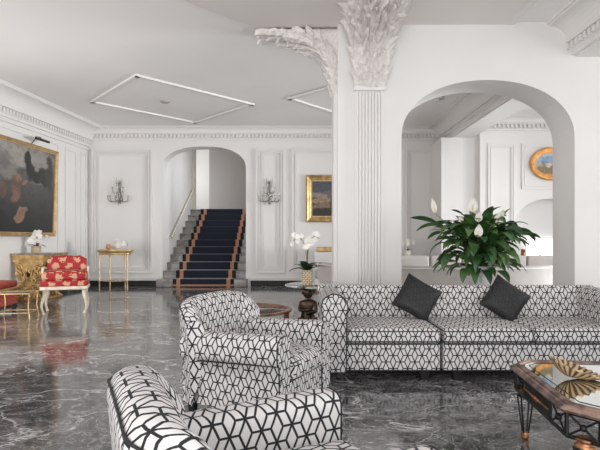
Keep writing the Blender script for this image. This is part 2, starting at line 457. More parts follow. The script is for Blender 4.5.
# arch wall in the middle
aw = MB(); arch_wall(aw, .52, 6.2, 6.9, 7.5, H, 1.40, 3.79, 2.68, 3.48, p=2.15)
struct('wall_middle', aw, 'wall')
# block wall in the bright alcove, with a shallow arched niche
nb = MB(); arch_wall(nb, 4.43, 9.8, 12.3, 12.5, H, 5.30, 7.10, 1.55, 2.27, p=2.3)
nb.box(3.52, 4.43, 12.45, 13.5, 0, 3.8); nb.box(4.3, 4.43, 12.45, 13.5, 3.8, H)
nb.box(5.2, 7.2, 12.62, 12.7, 0, 2.5)
struct('wall_alcove', nb, 'wall')
struct('window_1', MB().box(5.66, 6.75, 12.55, 12.6, .78, 1.28), simple('window_daylight', (1,1,1), Emission_Color=(1, .99, .97, 1), Emission_Strength=1.6))
mb = MB()
for x in (5.66, 6.02, 6.38, 6.72): mb.box(x-.012, x+.012, 12.52, 12.55, .78, 1.28)
mb.box(5.62, 6.79, 12.5, 12.56, .74, .78); mb.box(5.62, 6.79, 12.5, 12.56, 1.28, 1.31)
struct('trim_window', mb, 'trim')
# header beam on the right with its cornice
struct('wall_right_header', MB().box(3.80, 4.3, -3.5, 6.9, 3.8, H).box(3.80, 4.3, 7.5, 13.49, 3.8, H), 'wall')

def cornice(name, x, y0, y1, side=-1, w_=.40, h_=.46, zt=H, dent=True, mat='trim', xf=None):
    """cornice running along y, projecting from x toward side"""
    k = [(0,-h_),(.05,-h_),(.05,-h_+.05),(.075,-h_+.07),(.075,-h_+.16),(.13,-h_+.17),(.13,-h_+.20)]
    for a in arc(6, 0, 90): k.append((.13+(w_-.20)*(1-math.cos(a)), -h_+.20+(h_-.26)*math.sin(a)))
    k += [(w_-.03,-.06),(w_-.03,-.03),(w_,-.03),(w_,0),(0,0)]
    mb = MB()
    pts = [(x+side*a, zt+b) for a, b in k]
    mb.prism(pts, y0, y1, xf=xf)
    if dent:
        y = y0+.05
        while y < y1:
            xa, xb = sorted((x+side*.06, x+side*.125))
            mb.box(xa, xb, y, y+.05, zt-h_+.075, zt-h_+.155, xf=xf); y += .1
    o = mb.build(name, mat); o['kind'] = 'structure'; return o
cornice('trim_header_front', 3.80, -3.4, 6.9)
cornice('trim_header_rear', 3.80, 7.5, YB)
# left wall cornice: local y runs along the wall
ang = math.atan(.086)
xl = Matrix.Translation((LX(YB), YB, 0)) @ Matrix.Rotation(-ang, 4, 'Z')
cornice('trim_left_cornice', 0, -17, 0, side=1, w_=.46, h_=.52, xf=xl)
# back wall cornice (thin, with dentils)
def back_cornice(name, xa, xb, yf=YB, zd=4.04):
    mb = MB()
    mb.box(xa, xb, yf-.035, yf, zd-.10, zd-.055)
    mb.box(xa, xb, yf-.05, yf, zd+.05, zd+.075)
    mb.box(xa, xb, yf-.10, yf, zd+.075, zd+.10)
    pr = [(yf, zd+.10), (yf-.10, zd+.10)]+[(yf-.10-.12*(1-math.cos(a)), zd+.10+(H-zd-.12)*math.sin(a)) for a in arc(5, 0, 90)]+[(yf-.22, H), (yf, H)]
    mb.prism(pr, xa, xb, axis='x')
    x = xa
    while x < xb: mb.box(x, x+.055, yf-.045, yf, zd-.03, zd+.05); x += .105
    return struct(name, mb, 'trim')
back_cornice('trim_back_cornice', -5.7, 3.8)
back_cornice('trim_alcove_cornice', 4.44, 9.8, 12.3, 4.04)
# frames of wall panels
def frame(mb, x0, x1, z0, z1, y, w_=.06, d=.03, face=-1):
    for k, (o_, ww, dd) in enumerate(((0, w_*.45, d), (w_*.45, w_*.3, d*.5), (w_*.8, w_*.3, d*.8))):
        a0, a1, b0, b1 = x0+o_, x1-o_, z0+o_, z1-o_
        mb.box(a0, a1, y-dd, y, b1-ww, b1); mb.box(a0, a1, y-dd, y, b0, b0+ww)
        mb.box(a0, a0+ww, y-dd, y, b0+ww, b1-ww); mb.box(a1-ww, a1, y-dd, y, b0+ww, b1-ww)
k = YB/F
fr = MB()
for (a, b) in ((92, 153), (256, 285), (292, 372), (405, 434)):
    frame(fr, (a-300)*k, (b-300)*k, CAMH-(273-238)*k, CAMH+(238-149)*k, YB, .10, .06)
    if a in (92, 256): frame(fr, (a-300)*k+.16, (b-300)*k-.16, CAMH-(268.5-238)*k, CAMH+(238-154)*k, YB, .05, .03)
# low dado rail above the skirting
fr.box(-5.7, -3.85, YB-.03, YB, .20, .235); fr.box(-1.3, 3.8, YB-.03, YB, .20, .235)
struct('trim_back_panels', fr, 'trim')
fr = MB()
frame(fr, 4.62, 5.28, .6, 3.62, 12.3, .08, .03); frame(fr, 5.45, 7.6, 2.5, 3.62, 12.3, .08, .03)
struct('trim_alcove_panels', fr, 'trim')
fr = MB()
xw = Matrix.Translation((LX(YB), YB, 0)) @ Matrix.Rotation(math.radians(90)-ang, 4, 'Z')   # local +x along the wall, -y into the room
def fbox(mb, a0, a1, d, z0, z1): mb.box(a0, a1, -d, 0, z0, z1, xf=xw)
def framew(x0, x1, z0, z1, w_=.08, d=.03):
    fbox(fr, x0, x1, d, z1-w_, z1); fbox(fr, x0, x1, d, z0, z0+w_); fbox(fr, x0, x0+w_, d, z0+w_, z1-w_); fbox(fr, x1-w_, x1, d, z0+w_, z1-w_)
framew(-.42, -.10, .35, 3.55, .05); framew(-1.15, -.60, .35, 3.55, .06); framew(-6.2, -1.40, .35, 3.6, .07)
fbox(fr, -14, 0, .05, 3.66, 3.70)
struct('trim_left_panels', fr, 'trim')
sk = MB(); sk.box(-5.7, -3.85, YB-.03, YB, 0, .15); sk.box(-1.33, 4.4, YB-.03, YB, 0, .15)
struct('baseboard_back', sk, 'black')
sk = MB(); sk.box(-14, -.0, -.03, 0, 0, .15, xf=xw); struct('baseboard_left', sk, 'black')
# casing strip around the stair arch is part of the back trim
cs = MB(); cs.box(-3.86, -3.78, YB-.02, YB, .0, 3.3); cs.box(-1.40, -1.33, YB-.02, YB, 0, 3.3)
# ceiling mouldings (diamonds)
def ceil_bar(mb, p, q, w_=.09, d=.035):
    a = Vector((p[0], p[1], 0)); b = Vector((q[0], q[1], 0)); t = (b-a).normalized(); n_ = Vector((-t.y, t.x, 0))*w_/2
    a -= t*w_/2; b += t*w_/2
    pts = [a+n_, a-n_, b-n_, b+n_]
    lo = [Vector((v.x, v.y, H-d)) for v in pts]; hi = [Vector((v.x, v.y, H)) for v in pts]
    mb.poly(lo)
    for i in range(4): j = (i+1) % 4; mb.poly([hi[i], hi[j], lo[j], lo[i]])
cm = MB()
A, B_, C_, D_ = (-2.98, 9.14), (-1.07, 11.1), (-2.70, 12.85), (-4.52, 10.9)
for a, b in ((A, B_), (B_, C_), (C_, D_), (D_, A)): ceil_bar(cm, a, b)
A, B_, C_, D_ = (-.21, 10.64), (1.75, 8.7), (3.0, 10.6), (1.2, 12.3)
for a, b in ((A, B_), (B_, C_), (C_, D_), (D_, A)): ceil_bar(cm, a, b)
cm.box(2.86, 2.95, -3, 6.9, H-.04, H)
struct('trim_ceiling', cm, 'trim')
# dropped ceiling field in front of the column
dc = MB()
pts = [(-.62, 7.0), (.52, 7.0), (.52, 6.9), (2.86, 6.9), (2.86, 3), (-4.7, 3)]
lo = [(x, y, H-.035) for x, y in pts]; hi = [(x, y, H) for x, y in pts]
dc.poly(lo)
for i in range(len(pts)): j = (i+1) % len(pts); dc.poly([hi[i], hi[j], lo[j], lo[i]])
struct('ceiling_field', dc, simple('ceiling_field_paint', (0.80, 0.755, 0.73), 0.7))

# stair hall
sh = MB()
sh.box(-3.92, -3.72, YB+.45, 17.35, 0, 5.2)
sh.box(-1.2, -1.0, YB+.45, 21, 0, 5.2)
struct('wall_stair_left', MB().box(-3.92, -3.72, YB+.45, 17.35, 0, 5.2), 'wall')
struct('wall_stair_right', MB().box(-1.0, -.8, YB+.45, 21, 0, 5.2), 'wall')
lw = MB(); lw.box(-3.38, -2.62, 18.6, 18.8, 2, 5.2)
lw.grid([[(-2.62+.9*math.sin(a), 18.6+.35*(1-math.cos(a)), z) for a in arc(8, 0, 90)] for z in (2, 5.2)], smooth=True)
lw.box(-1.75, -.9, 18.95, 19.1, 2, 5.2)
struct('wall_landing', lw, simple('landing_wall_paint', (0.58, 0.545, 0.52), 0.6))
struct('floor_landing', MB().box(-6, -1.0, 18.6, 21, 2.0, 2.27), 'step')
struct('wall_landing_far', MB().box(-6, -3.2, 20.3, 20.5, 2, 5.2), 'wall')
struct('trim_landing_curtain', MB().lathe([(.13, 2.2), (.13, 5.2)], -3.78, 17.5, 12, flute=6, fdepth=.12), 'cream_plinth')
struct('ceiling_stair_hall', MB().box(-6, -.8, YB+.45, 21, 5.2, 5.3), 'ceil')

# staircase
st = thing('staircase', 'grey marble staircase rising through the arch in the back wall', 'stairs', (-2.55, 13.2, 0))
rise, run, ns = .2065, .375, 11
for i in range(ns):
    yb = 5.38
    wx = 1.22 if i == 0 else 1.165
    if i == 0:
        a = MB(); a.rbox(-1.26, 1.14, 0, .42, 0, rise, .02, 2, 2)
    else:
        a = MB(); a.box(-1.165, 1.08 if i < 4 else 1.5, i*run+.02, yb if i == ns-1 else (i+1)*run+.05, (i-1)*rise if i < ns-1 else 0, i*rise+rise-.035)
        a.rbox(-1.165, 1.08 if i < 2 else 1.5, i*run-.015, yb if i == ns-1 else (i+1)*run+.05, (i+1)*rise-.035, (i+1)*rise, .012, 2, 2)
    a.build('step', 'step', st)
rn = MB(); ru = []
prof = []
for i in range(ns):
    y0 = i*run-(.03 if i else .012); prof += [(y0, i*rise+.012 if i else 0), (y0, (i+1)*rise), (y0+.012, (i+1)*rise+.012)]
prof += [(ns*run+.8, ns*rise+.012)]
rn.grid([[(x, y, z) for (y, z) in prof] for x in (-.81, .81)], smooth=False)
rn.grid([[(x, y+.012, z-.012) for (y, z) in prof] for x in (.81, -.81)], smooth=False)
for x in (-.81, .81): rn.grid([[(x, y, z) for (y, z) in prof], [(x, y+.012, z-.012) for (y, z) in prof]], smooth=False)
ro = rn.build('stair_runner', 'runner'); ro.location = (-2.55, 13.2, 0)
tag(ro, 'navy stair runner with tan and black borders on the grey marble steps', 'carpet')
MB().box(-.80, .80, -.020, -.013, .03, .075).build('tan_border', simple('tan_border', (.42, .21, .12), .9), ro)
hr = thing('handrail', 'slim brass and glass handrail on the left wall of the staircase', 'handrail', (-3.72, 14.2, 1.3))
def rail(t, sgn):
    P0 = Vector((sgn*.09, .0, 0.05)); P1 = Vector((sgn*.09, 2.95, 1.72))
    MB().tube([P0, P0.lerp(P1, .5), P1], .022, 8).build('rail', 'cream_plinth', t)
    for f in (.02, .5, .97):
        p = P0.lerp(P1, f); mb = MB(); mb.tube([(0, p.y, p.z-.06), (sgn*.07, p.y, p.z-.06), (sgn*.09, p.y, p.z)], .014, 6); mb.sphere((0.0+sgn*.01, p.y, p.z-.06), .045, 8, 6); mb.sphere((sgn*.09, p.y, p.z+.005), .035, 8, 6); mb.build('bracket', 'brass', t)
rail(hr, 1)
h2 = thing('handrail', 'short piece of brass handrail at the right edge of the staircase', 'handrail', (-1.50, 13.98, 0.45))
MB().tube([(0, 0, .25), (-.0, 1.2, .85)], .02, 8).build('rail', 'brass', h2)
MB().tube([(0, .08, -.25), (0, .08, .28)], .015, 8).build('post', 'brass', h2)

# ------------------------------------------------------------------ pilaster with leafy capitals
def leaf_relief(mb, fr_, L, wd, curl, lobes=4, rnd=None):
    """acanthus-like leaf in the frame fr_: x across, y up the surface, z out of it"""
    nu, nv = 8, 9; rows = []
    for j in range(nv+1):
        t = j/nv; row = []
        wj = wd*(math.sin(PI*min(1, t*.9+.1))**.6)*(1-.35*t)*(.80+.20*abs(math.cos(t*PI*lobes)))
        for i in range(nu+1):
            u = -1+2*i/nu
            x = u*wj; y = t*L+.10*L*abs(u)*abs(math.sin(t*PI*lobes))
            z = .006+.05*L/.25*math.cos(u*PI/2)-.03*abs(u)+curl*t**3+.014*math.cos(u*9)*math.sin(t*PI)
            row.append(fr_ @ Vector((x, y, z)))
        rows.append(row)
    mb.grid(rows, smooth=True)
cap_curve = [(3.36, .03), (3.5, .05), (3.66, .08), (3.80, .13), (3.92, .21), (4.01, .32), (4.08, .45), (4.14, .62), (4.19, .80), (4.23, .98), (4.25, 1.15)]
def capital(name, parent, origin, rot, w0, w1, pmax, seed, flip=1):
    """flaring leaf-covered corbel: out of the face along local -y"""
    rnd = random.Random(seed); mb = MB()
    cc = [(z, p) for z, p in cap_curve if p <= pmax]
    X = Matrix.Translation(origin) @ Matrix.Rotation(rot, 4, 'Z')
    def wz(k): t = k/(len(cc)-1); return (w0+(w1-w0)*t**1.3)*(1-.6*t**5*(pmax > 1.1))
    rows = []
    for k, (z, p) in enumerate(cc):
        hw = wz(k); rows.append([X @ Vector((hw*math.cos(a), .02-(p+.02)*max(.0, math.sin(a))**.35, z-(0.0))) for a in arc(14, 180, 360)] if 0 else
                                [X @ Vector((-hw*math.cos(a), .0-p*min(1, (math.sin(a)*1.6)**.5) if 0 < math.sin(a) else 0, z)) for a in [PI*i/14 for i in range(15)]])
    mb.grid(rows, smooth=True)
    top = rows[-1]; mb.poly([Vector((v.x, v.y, H-.012)) for v in top]); mb.grid([top, [Vector((v.x, v.y, H-.012)) for v in top]], smooth=True)
    # leaves laid up the flare
    def surf(k, u):
        i = min(int(k), len(cc)-2); f = k-i
        z = cc[i][0]*(1-f)+cc[i+1][0]*f; p = cc[i][1]*(1-f)+cc[i+1][1]*f
        hw = wz(k)
        return Vector((u*hw, -p*min(1, ((max(0, 1-u*u))**.5*1.6)**.5), z))
    n = len(cc)-1
    nr = 13
    for r_ in range(nr):
        kk = r_/(nr-.3)*n*.92
        cnt = 5+(r_ > 4)*2
        for c_ in range(cnt):
            u = -0.97+1.94*(c_+.5*(r_ % 2)*.6)/(cnt-1) + rnd.uniform(-.06, .06); u = max(-.97, min(.97, u))
            P = surf(kk, u); P2 = surf(min(n, kk+.8), u); Pu = surf(kk, min(1, u+.08)); Pd = surf(kk, max(-1, u-.08))
            y = (P2-P).normalized(); x = (Pu-Pd).normalized(); z = x.cross(y).normalized()
            if z.y > 0.2: z = -z
            P = P-z*rnd.uniform(-.012, .02)
            x = y.cross(z).normalized()
            a_ = rnd.uniform(-.35, .35)+u*.3
            x, y = x*math.cos(a_)-y*math.sin(a_), y*math.cos(a_)+x*math.sin(a_)
            M_ = Matrix((x, y, z)).transposed().to_4x4(); M_.translation = P
            fw = (w0+(w1-w0)*kk/n)
            leaf_relief(mb, X @ M_, rnd.uniform(.16, .23), min(.11, fw/(cnt-1)*1.35), rnd.uniform(.02, .075), rnd.choice((2, 3)))
    for v in mb.v: v.z = min(v.z, H-.04+(v.z-H)*.02)
    mb.build(name, 'plaster', parent)
pl = thing('pilaster', 'white fluted pilaster with a flaring leaf-carved capital on the pillar left of the archway', 'pilaster', (.955, 6.9, 0))
fl = MB(); x0, x1 = -.175, .165
fl.box(x0-.03, x1+.03, -.05, 0, 0, 3.36)
for i in range(7):
    a = x0+.02+i*(x1-x0-.04)/7; fl.rbox(a+.006, a+.040, -.075, -.04, .35, 3.3, .012, 2, 1)
fl.box(x0-.01, x0+.012, -.07, -.04, .3, 3.36); fl.box(x1-.012, x1+.01, -.07, -.04, .3, 3.36)
fl.build('shaft', 'trim', pl)
MB().rbox(x0-.05, x1+.05, -.11, 0, 0, .3, .015, 2, 2).build('plinth', 'trim', pl)
MB().rbox(x0-.045, x1+.045, -.10, 0, 3.31, 3.37, .015, 2, 2).build('collar', 'trim', pl)
capital('capital', pl, Vector((0, -.05, 0)), 0, .19, .38, .99, 5)
p2 = thing('corbel', 'white leaf-carved corbel spreading left under the ceiling from the pillar', 'corbel', (.52, 7.2, 0))
capital('carved_leaves', p2, Vector((0, 0, 0)), -PI/2, .20, .34, 1.2, 9)
MB().box(-.05, 0, -.19, .19, 0, 3.42).build('shaft', 'trim', p2)

# ------------------------------------------------------------------ sofas
def slab_profile(hw, h0, h1, r):
    """upright rounded-top outline from (−hw,h0) round to (hw,h0)"""
    pts = [(-hw, h0), (-hw, (h0+h1)/2)]
    pts += [(-hw+r-r*math.cos(a), h1-r+r*math.sin(a)) for a in arc(6, 0, 90)]
    pts += [(hw-r+r*math.sin(a), h1-r+r*math.cos(a)) for a in arc(6, 0, 90)]
    pts += [(hw, (h0+h1)/2), (hw, h0)]
    return pts
def loop_rect(x0, x1, y0, y1, z, r=.03, crown=0, n=5):
    P = []
    for (cx, cy, a0) in ((x1-r, y1-r, 0), (x0+r, y1-r, 90), (x0+r, y0+r, 180), (x1-r, y0+r, 270)):
        for a in arc(n, a0, a0+90): P.append((cx+r*math.cos(a), cy+r*math.sin(a), z))
    return P
def cushion(name, parent, x0, x1, y0, y1, z0, z1, crown=.02):
    mb = MB(); mb.rbox(x0, x1, y0, y1, z0, z1, .035, 3, 8, crown=crown, crownf=.0)
    c = mb.build(name, 'fabric', parent)
    mb = MB()
    mb.tube(loop_rect(x0+.004, x1-.004, y0+.004, y1-.004, z1-.018), .0055, 6, closed=True)
    mb.tube(loop_rect(x0+.004, x1-.004, y0+.004, y1-.004, z0+.018), .0055, 6, closed=True)
    mb.build('piping', 'piping', c)
    return c
def leg(parent, x, y, h, w0=.045, w1=.03, mat='legwood', name='leg'):
    mb = MB(); b = len(mb.v)
    for z, q in ((0, w1), (h, w0)):
        mb.v += [Vector((x-q, y-q, z)), Vector((x+q, y-q, z)), Vector((x+q, y+q, z)), Vector((x-q, y+q, z))]
    for f_ in ((3,2,1,0), (4,5,6,7), (0,1,5,4), (1,2,6,5), (2,3,7,6), (3,0,4,7)): mb.face([b+i for i in f_])
    return mb.build(name, mat, parent)
def scroll_arm(parent, x0, x1, y0, y1, z0, z1, label=None):
    """arm with a rounded scroll top, extruded front to back"""
    cx = (x0+x1)/2; hw = (x1-x0)/2-.012; R = (x1-x0)/2
    pts = [(cx-hw, z0), (cx-hw, z1-2*R+.02)]
    pts += [(cx+R*math.cos(a), z1-R+R*math.sin(a)) for a in arc(18, 215, -35)]
    pts += [(cx+hw, z1-2*R+.02), (cx+hw, z0)]
    mb = MB(); mb.prism(pts, y0, y1, smooth=True); o = mb.build('arm', 'fabric', parent)
    mb = MB()
    mb.tube([(cx-hw, y0, z0)]+[(x, y0-.001, z) for x, z in pts[1:-1]]+[(cx+hw, y0, z0)], .006, 6); mb.build('piping', 'piping', o)
    return o
def sofa(label, x0, x1, yf, seats, arm_left, arm_right, loc_y=0):
    t = thing('sofa', label, 'sofa', (x0, yf, 0), 0, 'patterned sofa sections'); Wd = x1-x0
    a0 = .215 if arm_left else 0; a1 = .215 if arm_right else 0
    z0 = .095
    b = MB(); b.rbox(a0+.003, Wd-a1-.003, .03, .86, z0, .345, .018, 2, 6); b.build('base', 'fabric', t)
    pm = MB(); pm.tube([(a0+.01, .03, .338), (Wd-a1-.01, .03, .338)], .006, 6); pm.tube([(a0+.01, .03, z0+.004), (Wd-a1-.01, .03, z0+.004)], .006, 6); pm.build('piping', 'piping', t)
    n = len(seats)
    for (s0, s1) in seats: cushion('seat_cushion', t, s0+.003, s1-.003, 0, .72, .348, .475)
    # backrest: leaning slab with rounded top
    pr = [(.70, .36), (.755, .60), (.775, .74)]+[(.835-.055*math.cos(a), .745+.055*math.sin(a)) for a in arc(7, 0, 180)]+[(.895, .6), (.90, z0), (.80, z0)]
    mb = MB(); mb.prism(pr[::-1], a0*.0+.0, Wd-(.0 if not arm_right else .03), smooth=True, axis='x'); mb.build('backrest', 'fabric', t)
    if arm_left: scroll_arm(t, 0, .24, -.01, .80, z0, .795)
    if arm_right: scroll_arm(t, Wd-.24, Wd, -.01, .80, z0, .795)
    for x in (.07 if arm_left else .14, Wd-.14):
        for y in (.10, .82): leg(t, x, y, z0+.01)
    return t
YF = 4.5
sofa('patterned sofa section with one rounded arm, left end of the black and white seating', .19, 1.275, YF, [(.225, 1.085)], True, False)
sofa('longer patterned sofa section right of the gap, its corner behind the mirrored table', 1.295, 3.14, YF, [(0, .815), (.815, 1.62)], False, True)

def pillow(label, px, py, D, rot, lean, size=.385):
    t = thing('throw_pillow', label, 'pillow', W(px, py, D), 0, 'black pillows on the sofas')
    n = 14; rows = {1: [], -1: []}; uv = []
    M_ = Matrix.Rotation(lean, 4, 'X') @ Matrix.Rotation(rot, 4, 'Y')
    for i in range(n+1):
        u = -1+2*i/n
        for sg in (1, -1):
            row = []
            for j in range(n+1):
                v = -1+2*j/n
                th = .062*(max(0, (1-u**4)*(1-v**4)))**.55
                pin = 1-.06*((1-u*u)*v*v*0+ (u*u)*(1-v*v)+(v*v)*(1-u*u))
                row.append(M_ @ Vector((u*size/2*pin, -sg*th, v*size/2*pin)))
            rows[sg].append(row)
        uv.append([(u*size/2, (-1+2*j/n)*size/2) for j in range(n+1)])
    mb = MB(); mb.grid(rows[1], uv); mb.grid(rows[-1], uv, flip=True); o = mb.build('cover', 'quilt', t)
    R1 = rows[1]; path = [R1[0][j] for j in range(n)]+[R1[i][n] for i in range(n)]+[R1[n][j] for j in range(n, 0, -1)]+[R1[i][0] for i in range(n, 0, -1)]
    MB().tube(path, .004, 6, closed=True).build('piping', 'piping', t)
    return t
pillow('black quilted square pillow on the left sofa section, balanced on its corner', 417, 298, 5.10, math.radians(32), math.radians(-22))
pillow('black quilted square pillow on the right sofa section, in front of the white urn', 505, 300, 5.10, math.radians(37), math.radians(-20))

# ------------------------------------------------------------------ club armchairs
def club_chair(label, loc, rotz):
    """faces local -y; +x is its left... width along x"""
    t = thing('armchair', label, 'armchair', loc, rotz, 'patterned club armchairs')
    hw, dep = .43, .44; aw = .17; z0 = .10
    # base below the cushion
    b = MB(); b.rbox(-hw+aw-.01, hw-aw+.01, -dep+.02, dep-.1, z0, .30, .02, 2, 5); b.build('base', 'fabric', t)
    c = MB(); c.rbox(-hw+aw-.005, hw-aw+.005, -dep-.01, dep-.14, .30, .455, .045, 4, 8, crown=.03, crownf=.025); cu = c.build('seat_cushion', 'fabric', t)
    pm = MB(); pm.tube(loop_rect(-hw+aw, hw-aw, -dep-.012, dep-.14, .435, .04), .005, 6, closed=True); pm.tube(loop_rect(-hw+aw, hw-aw, -dep-.012, dep-.14, .32, .04), .005, 6, closed=True); pm.build('piping', 'piping', cu)
    # arms
    for sg in (-1, 1):
        prof = []
        hz = .64
        # outer panel, bulged pad, inner face (in |x|, z)
        out = [(hw-.015, z0), (hw-.012, .30), (hw-.008, .44), (hw+.012, .455), (hw+.022, .50), (hw+.020, .555)]
        out += [(hw-.055+.075*math.cos(a), .565+.075*math.sin(a)) for a in arc(6, 0, 90)]
        out += [(hw-aw+.055-.055*math.sin(a), .585+.055*math.cos(a)) for a in arc(5, 0, 90)]
        out += [(hw-aw+.002, .45), (hw-aw+.004, z0)]
        pts = [(sg*x, z) for x, z in out]
        if sg < 0: pts = pts
        L = [0]
        for a_, b_ in zip(pts, pts[1:]): L.append(L[-1]+math.hypot(b_[0]-a_[0], b_[1]-a_[1]))
        ys = [-dep-.0, -dep+.012, -dep+.035, -dep+.07]+[-dep+.07+(2*dep-.13)*i/6 for i in range(1, 7)]
        rows = []; uvs = []
        cx = sg*(hw-aw/2)
        for y in ys:
            k_ = 1-.16*max(0, (-dep+.07-y)/.07)**2.2   # rounded front
            slope = -.035*max(0, (y+dep)/(2*dep))
            rows.append([(cx+(x-cx)*k_, y, z0+(z-z0)*(1-.02*max(0, (-dep+.07-y)/.07)**2)+slope*(z > .44)) for x, z in pts]); uvs.append([(y, l) for l in L])
        mb = MB(); mb.grid(rows, uvs, flip=(sg > 0)); cap = rows[0]; mb.poly(cap if sg > 0 else cap[::-1], [(p[0], p[2]) for p in (cap if sg > 0 else cap[::-1])])
        a_o = mb.build('arm', 'fabric', t)
        mb = MB(); mb.tube([Vector(p)+Vector((0, -.002, 0)) for p in rows[1]], .0055, 6)
        mb.tube([(sg*(hw+.004), -dep+.02+(2*dep-.1)*i/6, .447-.035*i/6) for i in range(7)], .005, 6); mb.build('piping', 'piping', a_o)
    # barrel back
    ns_, rows, uvs = 26, [], []
    cum = 0; prevc = None
    for i in range(ns_+1):
        s_ = -1+2*i/ns_; x = s_*(hw+.004)
        wrap = max(0, abs(s_)-.55)/.45
        yc = dep-.05-.16*wrap**2.6
        top = .86-.05*max(0, (abs(s_)-.2)/.8)**2-.11*max(0, (abs(s_)-.80)/.2)**2.2
        pc_ = Vector((x, yc, 0)); cum += (pc_-prevc).length if prevc else 0; prevc = pc_; row = []; l = 0; ur = []
        th = .085
        ang_ = math.atan2(.16*2.6*wrap**1.6/.45, hw)*(1 if s_ > 0 else -1)
        nxv, nyv = math.sin(ang_), math.cos(ang_)
        P_ = [(1, z0), (1, .35), (1, .55), (1.05, top-.10)]+[(1.05*math.cos(a), top-.09+.09*math.sin(a)) for a in arc(8, 10, 170)]+[(-1.05, top-.12), (-.95, .5), (-.8, .38)]
        last = None
        for (q, z) in P_:
            lean = .07*(z-.4)
            p = Vector((x+nxv*q*th*.6, yc+nyv*q*th+lean, z))
            if last is not None: l += (p-last).length
            last = p; row.append(p); ur.append((cum, l))
        rows.append(row); uvs.append(ur)
    mid = ns_//2
    for j in range(len(rows[0])):
        for rng in (range(mid+1, ns_+1), range(mid-1, -1, -1)):
            acc = 0; pv = rows[mid][j]
            for i in rng:
                acc += (rows[i][j]-pv).length; pv = rows[i][j]; uvs[i][j] = (acc if i > mid else -acc, uvs[mid][j][1])
        uvs[mid][j] = (0, uvs[mid][j][1])
    mb = MB(); mb.grid(rows, uvs, flip=False); mb.poly(rows[0][::-1]); mb.poly(rows[-1])
    bo = mb.build('backrest', 'fabric', t)
    mb = MB(); mb.tube([r_[5]+Vector((0, .004, .004)) for r_ in rows], .0045, 6); mb.build('piping', 'piping', bo)
    for sx in (-1, 1):
        for y in (-dep+.06, dep-.10): leg(t, sx*(hw-.08), y, z0+.01, .03, .02)
    return t
# facing angle f (0 = +x): rotz maps local -y to (cos f, sin f)
def face(f): return math.radians(f+90)
c1 = club_chair('patterned club armchair with its full curved back showing, in front of the round wooden table', (-.335, 3.88, 0), face(-27))
c2 = dup(c1, (-.10, 1.70, 0), face(25), 'nearest patterned club armchair, cut off by the bottom edge of the photo')

# ------------------------------------------------------------------ mirrored coffee table
ct = thing('coffee_table', 'dark iron and bronze coffee table with a mirrored top and clipped corners', 'table', (1.94, 2.76, 0), math.radians(-6))
hx, hy, ch, zt = .63, .52, .125, .50
def octo(ix, z): return [(-hx+ix, -hy+ch, z), (-hx+ch, -hy+ix, z), (hx-ch, -hy+ix, z), (hx-ix, -hy+ch, z), (hx-ix, hy-ch, z), (hx-ch, hy-ix, z), (-hx+ch, hy-ix, z), (-hx+ix, hy-ch, z)]
mb = MB(); prof = [(0.02, -.05), (0, -.042), (-.006, -.03), (0.0, -.018), (.008, -.022), (.012, -.014), (.02, -.008), (.026, -.014), (.030, -.004), (.042, .002), (.05, -.001), (.054, -.008), (.066, -.006), (.07, -.012), (.07, -.045)]
def octr(ix, z):
    f_ = ix*.42
    return [(-hx+ix, -hy+ch+f_*.0+ix*.414*.0+f_, z), (-hx+ch+f_, -hy+ix, z), (hx-ch-f_, -hy+ix, z), (hx-ix, -hy+ch+f_, z), (hx-ix, hy-ch-f_, z), (hx-ch-f_, hy-ix, z), (-hx+ch+f_, hy-ix, z), (-hx+ix, hy-ch-f_, z)]
rows = [octr(a, zt+b) for a, b in prof]
mb.grid(rows, closev=True, smooth=False)
m = NT('brown_bronze_rim'); nz = m.noise(m.obj(), 14, 5); m.base(m.mix(m.smooth(nz, .4, .62), (0.14, 0.095, 0.085), (0.36, 0.24, 0.19))); m.set(Metallic=.6, Roughness=.33); MAT['rim'] = m.m
mb.build('table_rim', 'rim', ct)
mb = MB(); mb.poly(octr(.069, zt-.008)); mb.poly(octr(.069, zt-.03)[::-1]); mb.build('mirror_top', 'mirror', ct)
mb = MB()
ri = [octr(.10, zt-.0075)[i] for i in range(8)]; mb.tube(ri, .0025, 4, closed=True); mb.build('mirror_bevel', 'iron', ct)
zb = .335
def bar(mb, p, q, r=.008): mb.tube([p, q], r, 6)
O = octr(.03, 0)
ap = MB()
for i in range(8):
    a = Vector(O[i]); b = Vector(O[(i+1) % 8])
    for z in (zt-.05, zb): bar(ap, (a.x, a.y, z), (b.x, b.y, z), .010)
    bar(ap, (a.x, a.y, zb), (a.x, a.y, zt-.05), .011)
    L = (b-a).length
    if L < .3:
        bar(ap, (a.x, a.y, zb), (b.x, b.y, zt-.05), .006); bar(ap, (b.x, b.y, zb), (a.x, a.y, zt-.05), .006)
        c_ = (a+b)/2; ap.sphere((c_.x, c_.y, (zb+zt-.05)/2), .018, 8, 6)
    else:
        t_ = (b-a).normalized()
        for s_, e_ in ((0, .20), (.20, L-.20), (L-.20, L)):
            p, q = a+t_*s_, a+t_*e_
            bar(ap, (q.x, q.y, zb), (q.x, q.y, zt-.05), .008)
            if e_-s_ < .25:
                bar(ap, (p.x, p.y, zb), (q.x, q.y, zt-.05), .006); bar(ap, (q.x, q.y, zb), (p.x, p.y, zt-.05), .006)
                c_ = (p+q)/2; ap.sphere((c_.x, c_.y, (zb+zt-.05)/2), .02, 8, 6)
ap.build('apron_lattice', 'iron', ct)
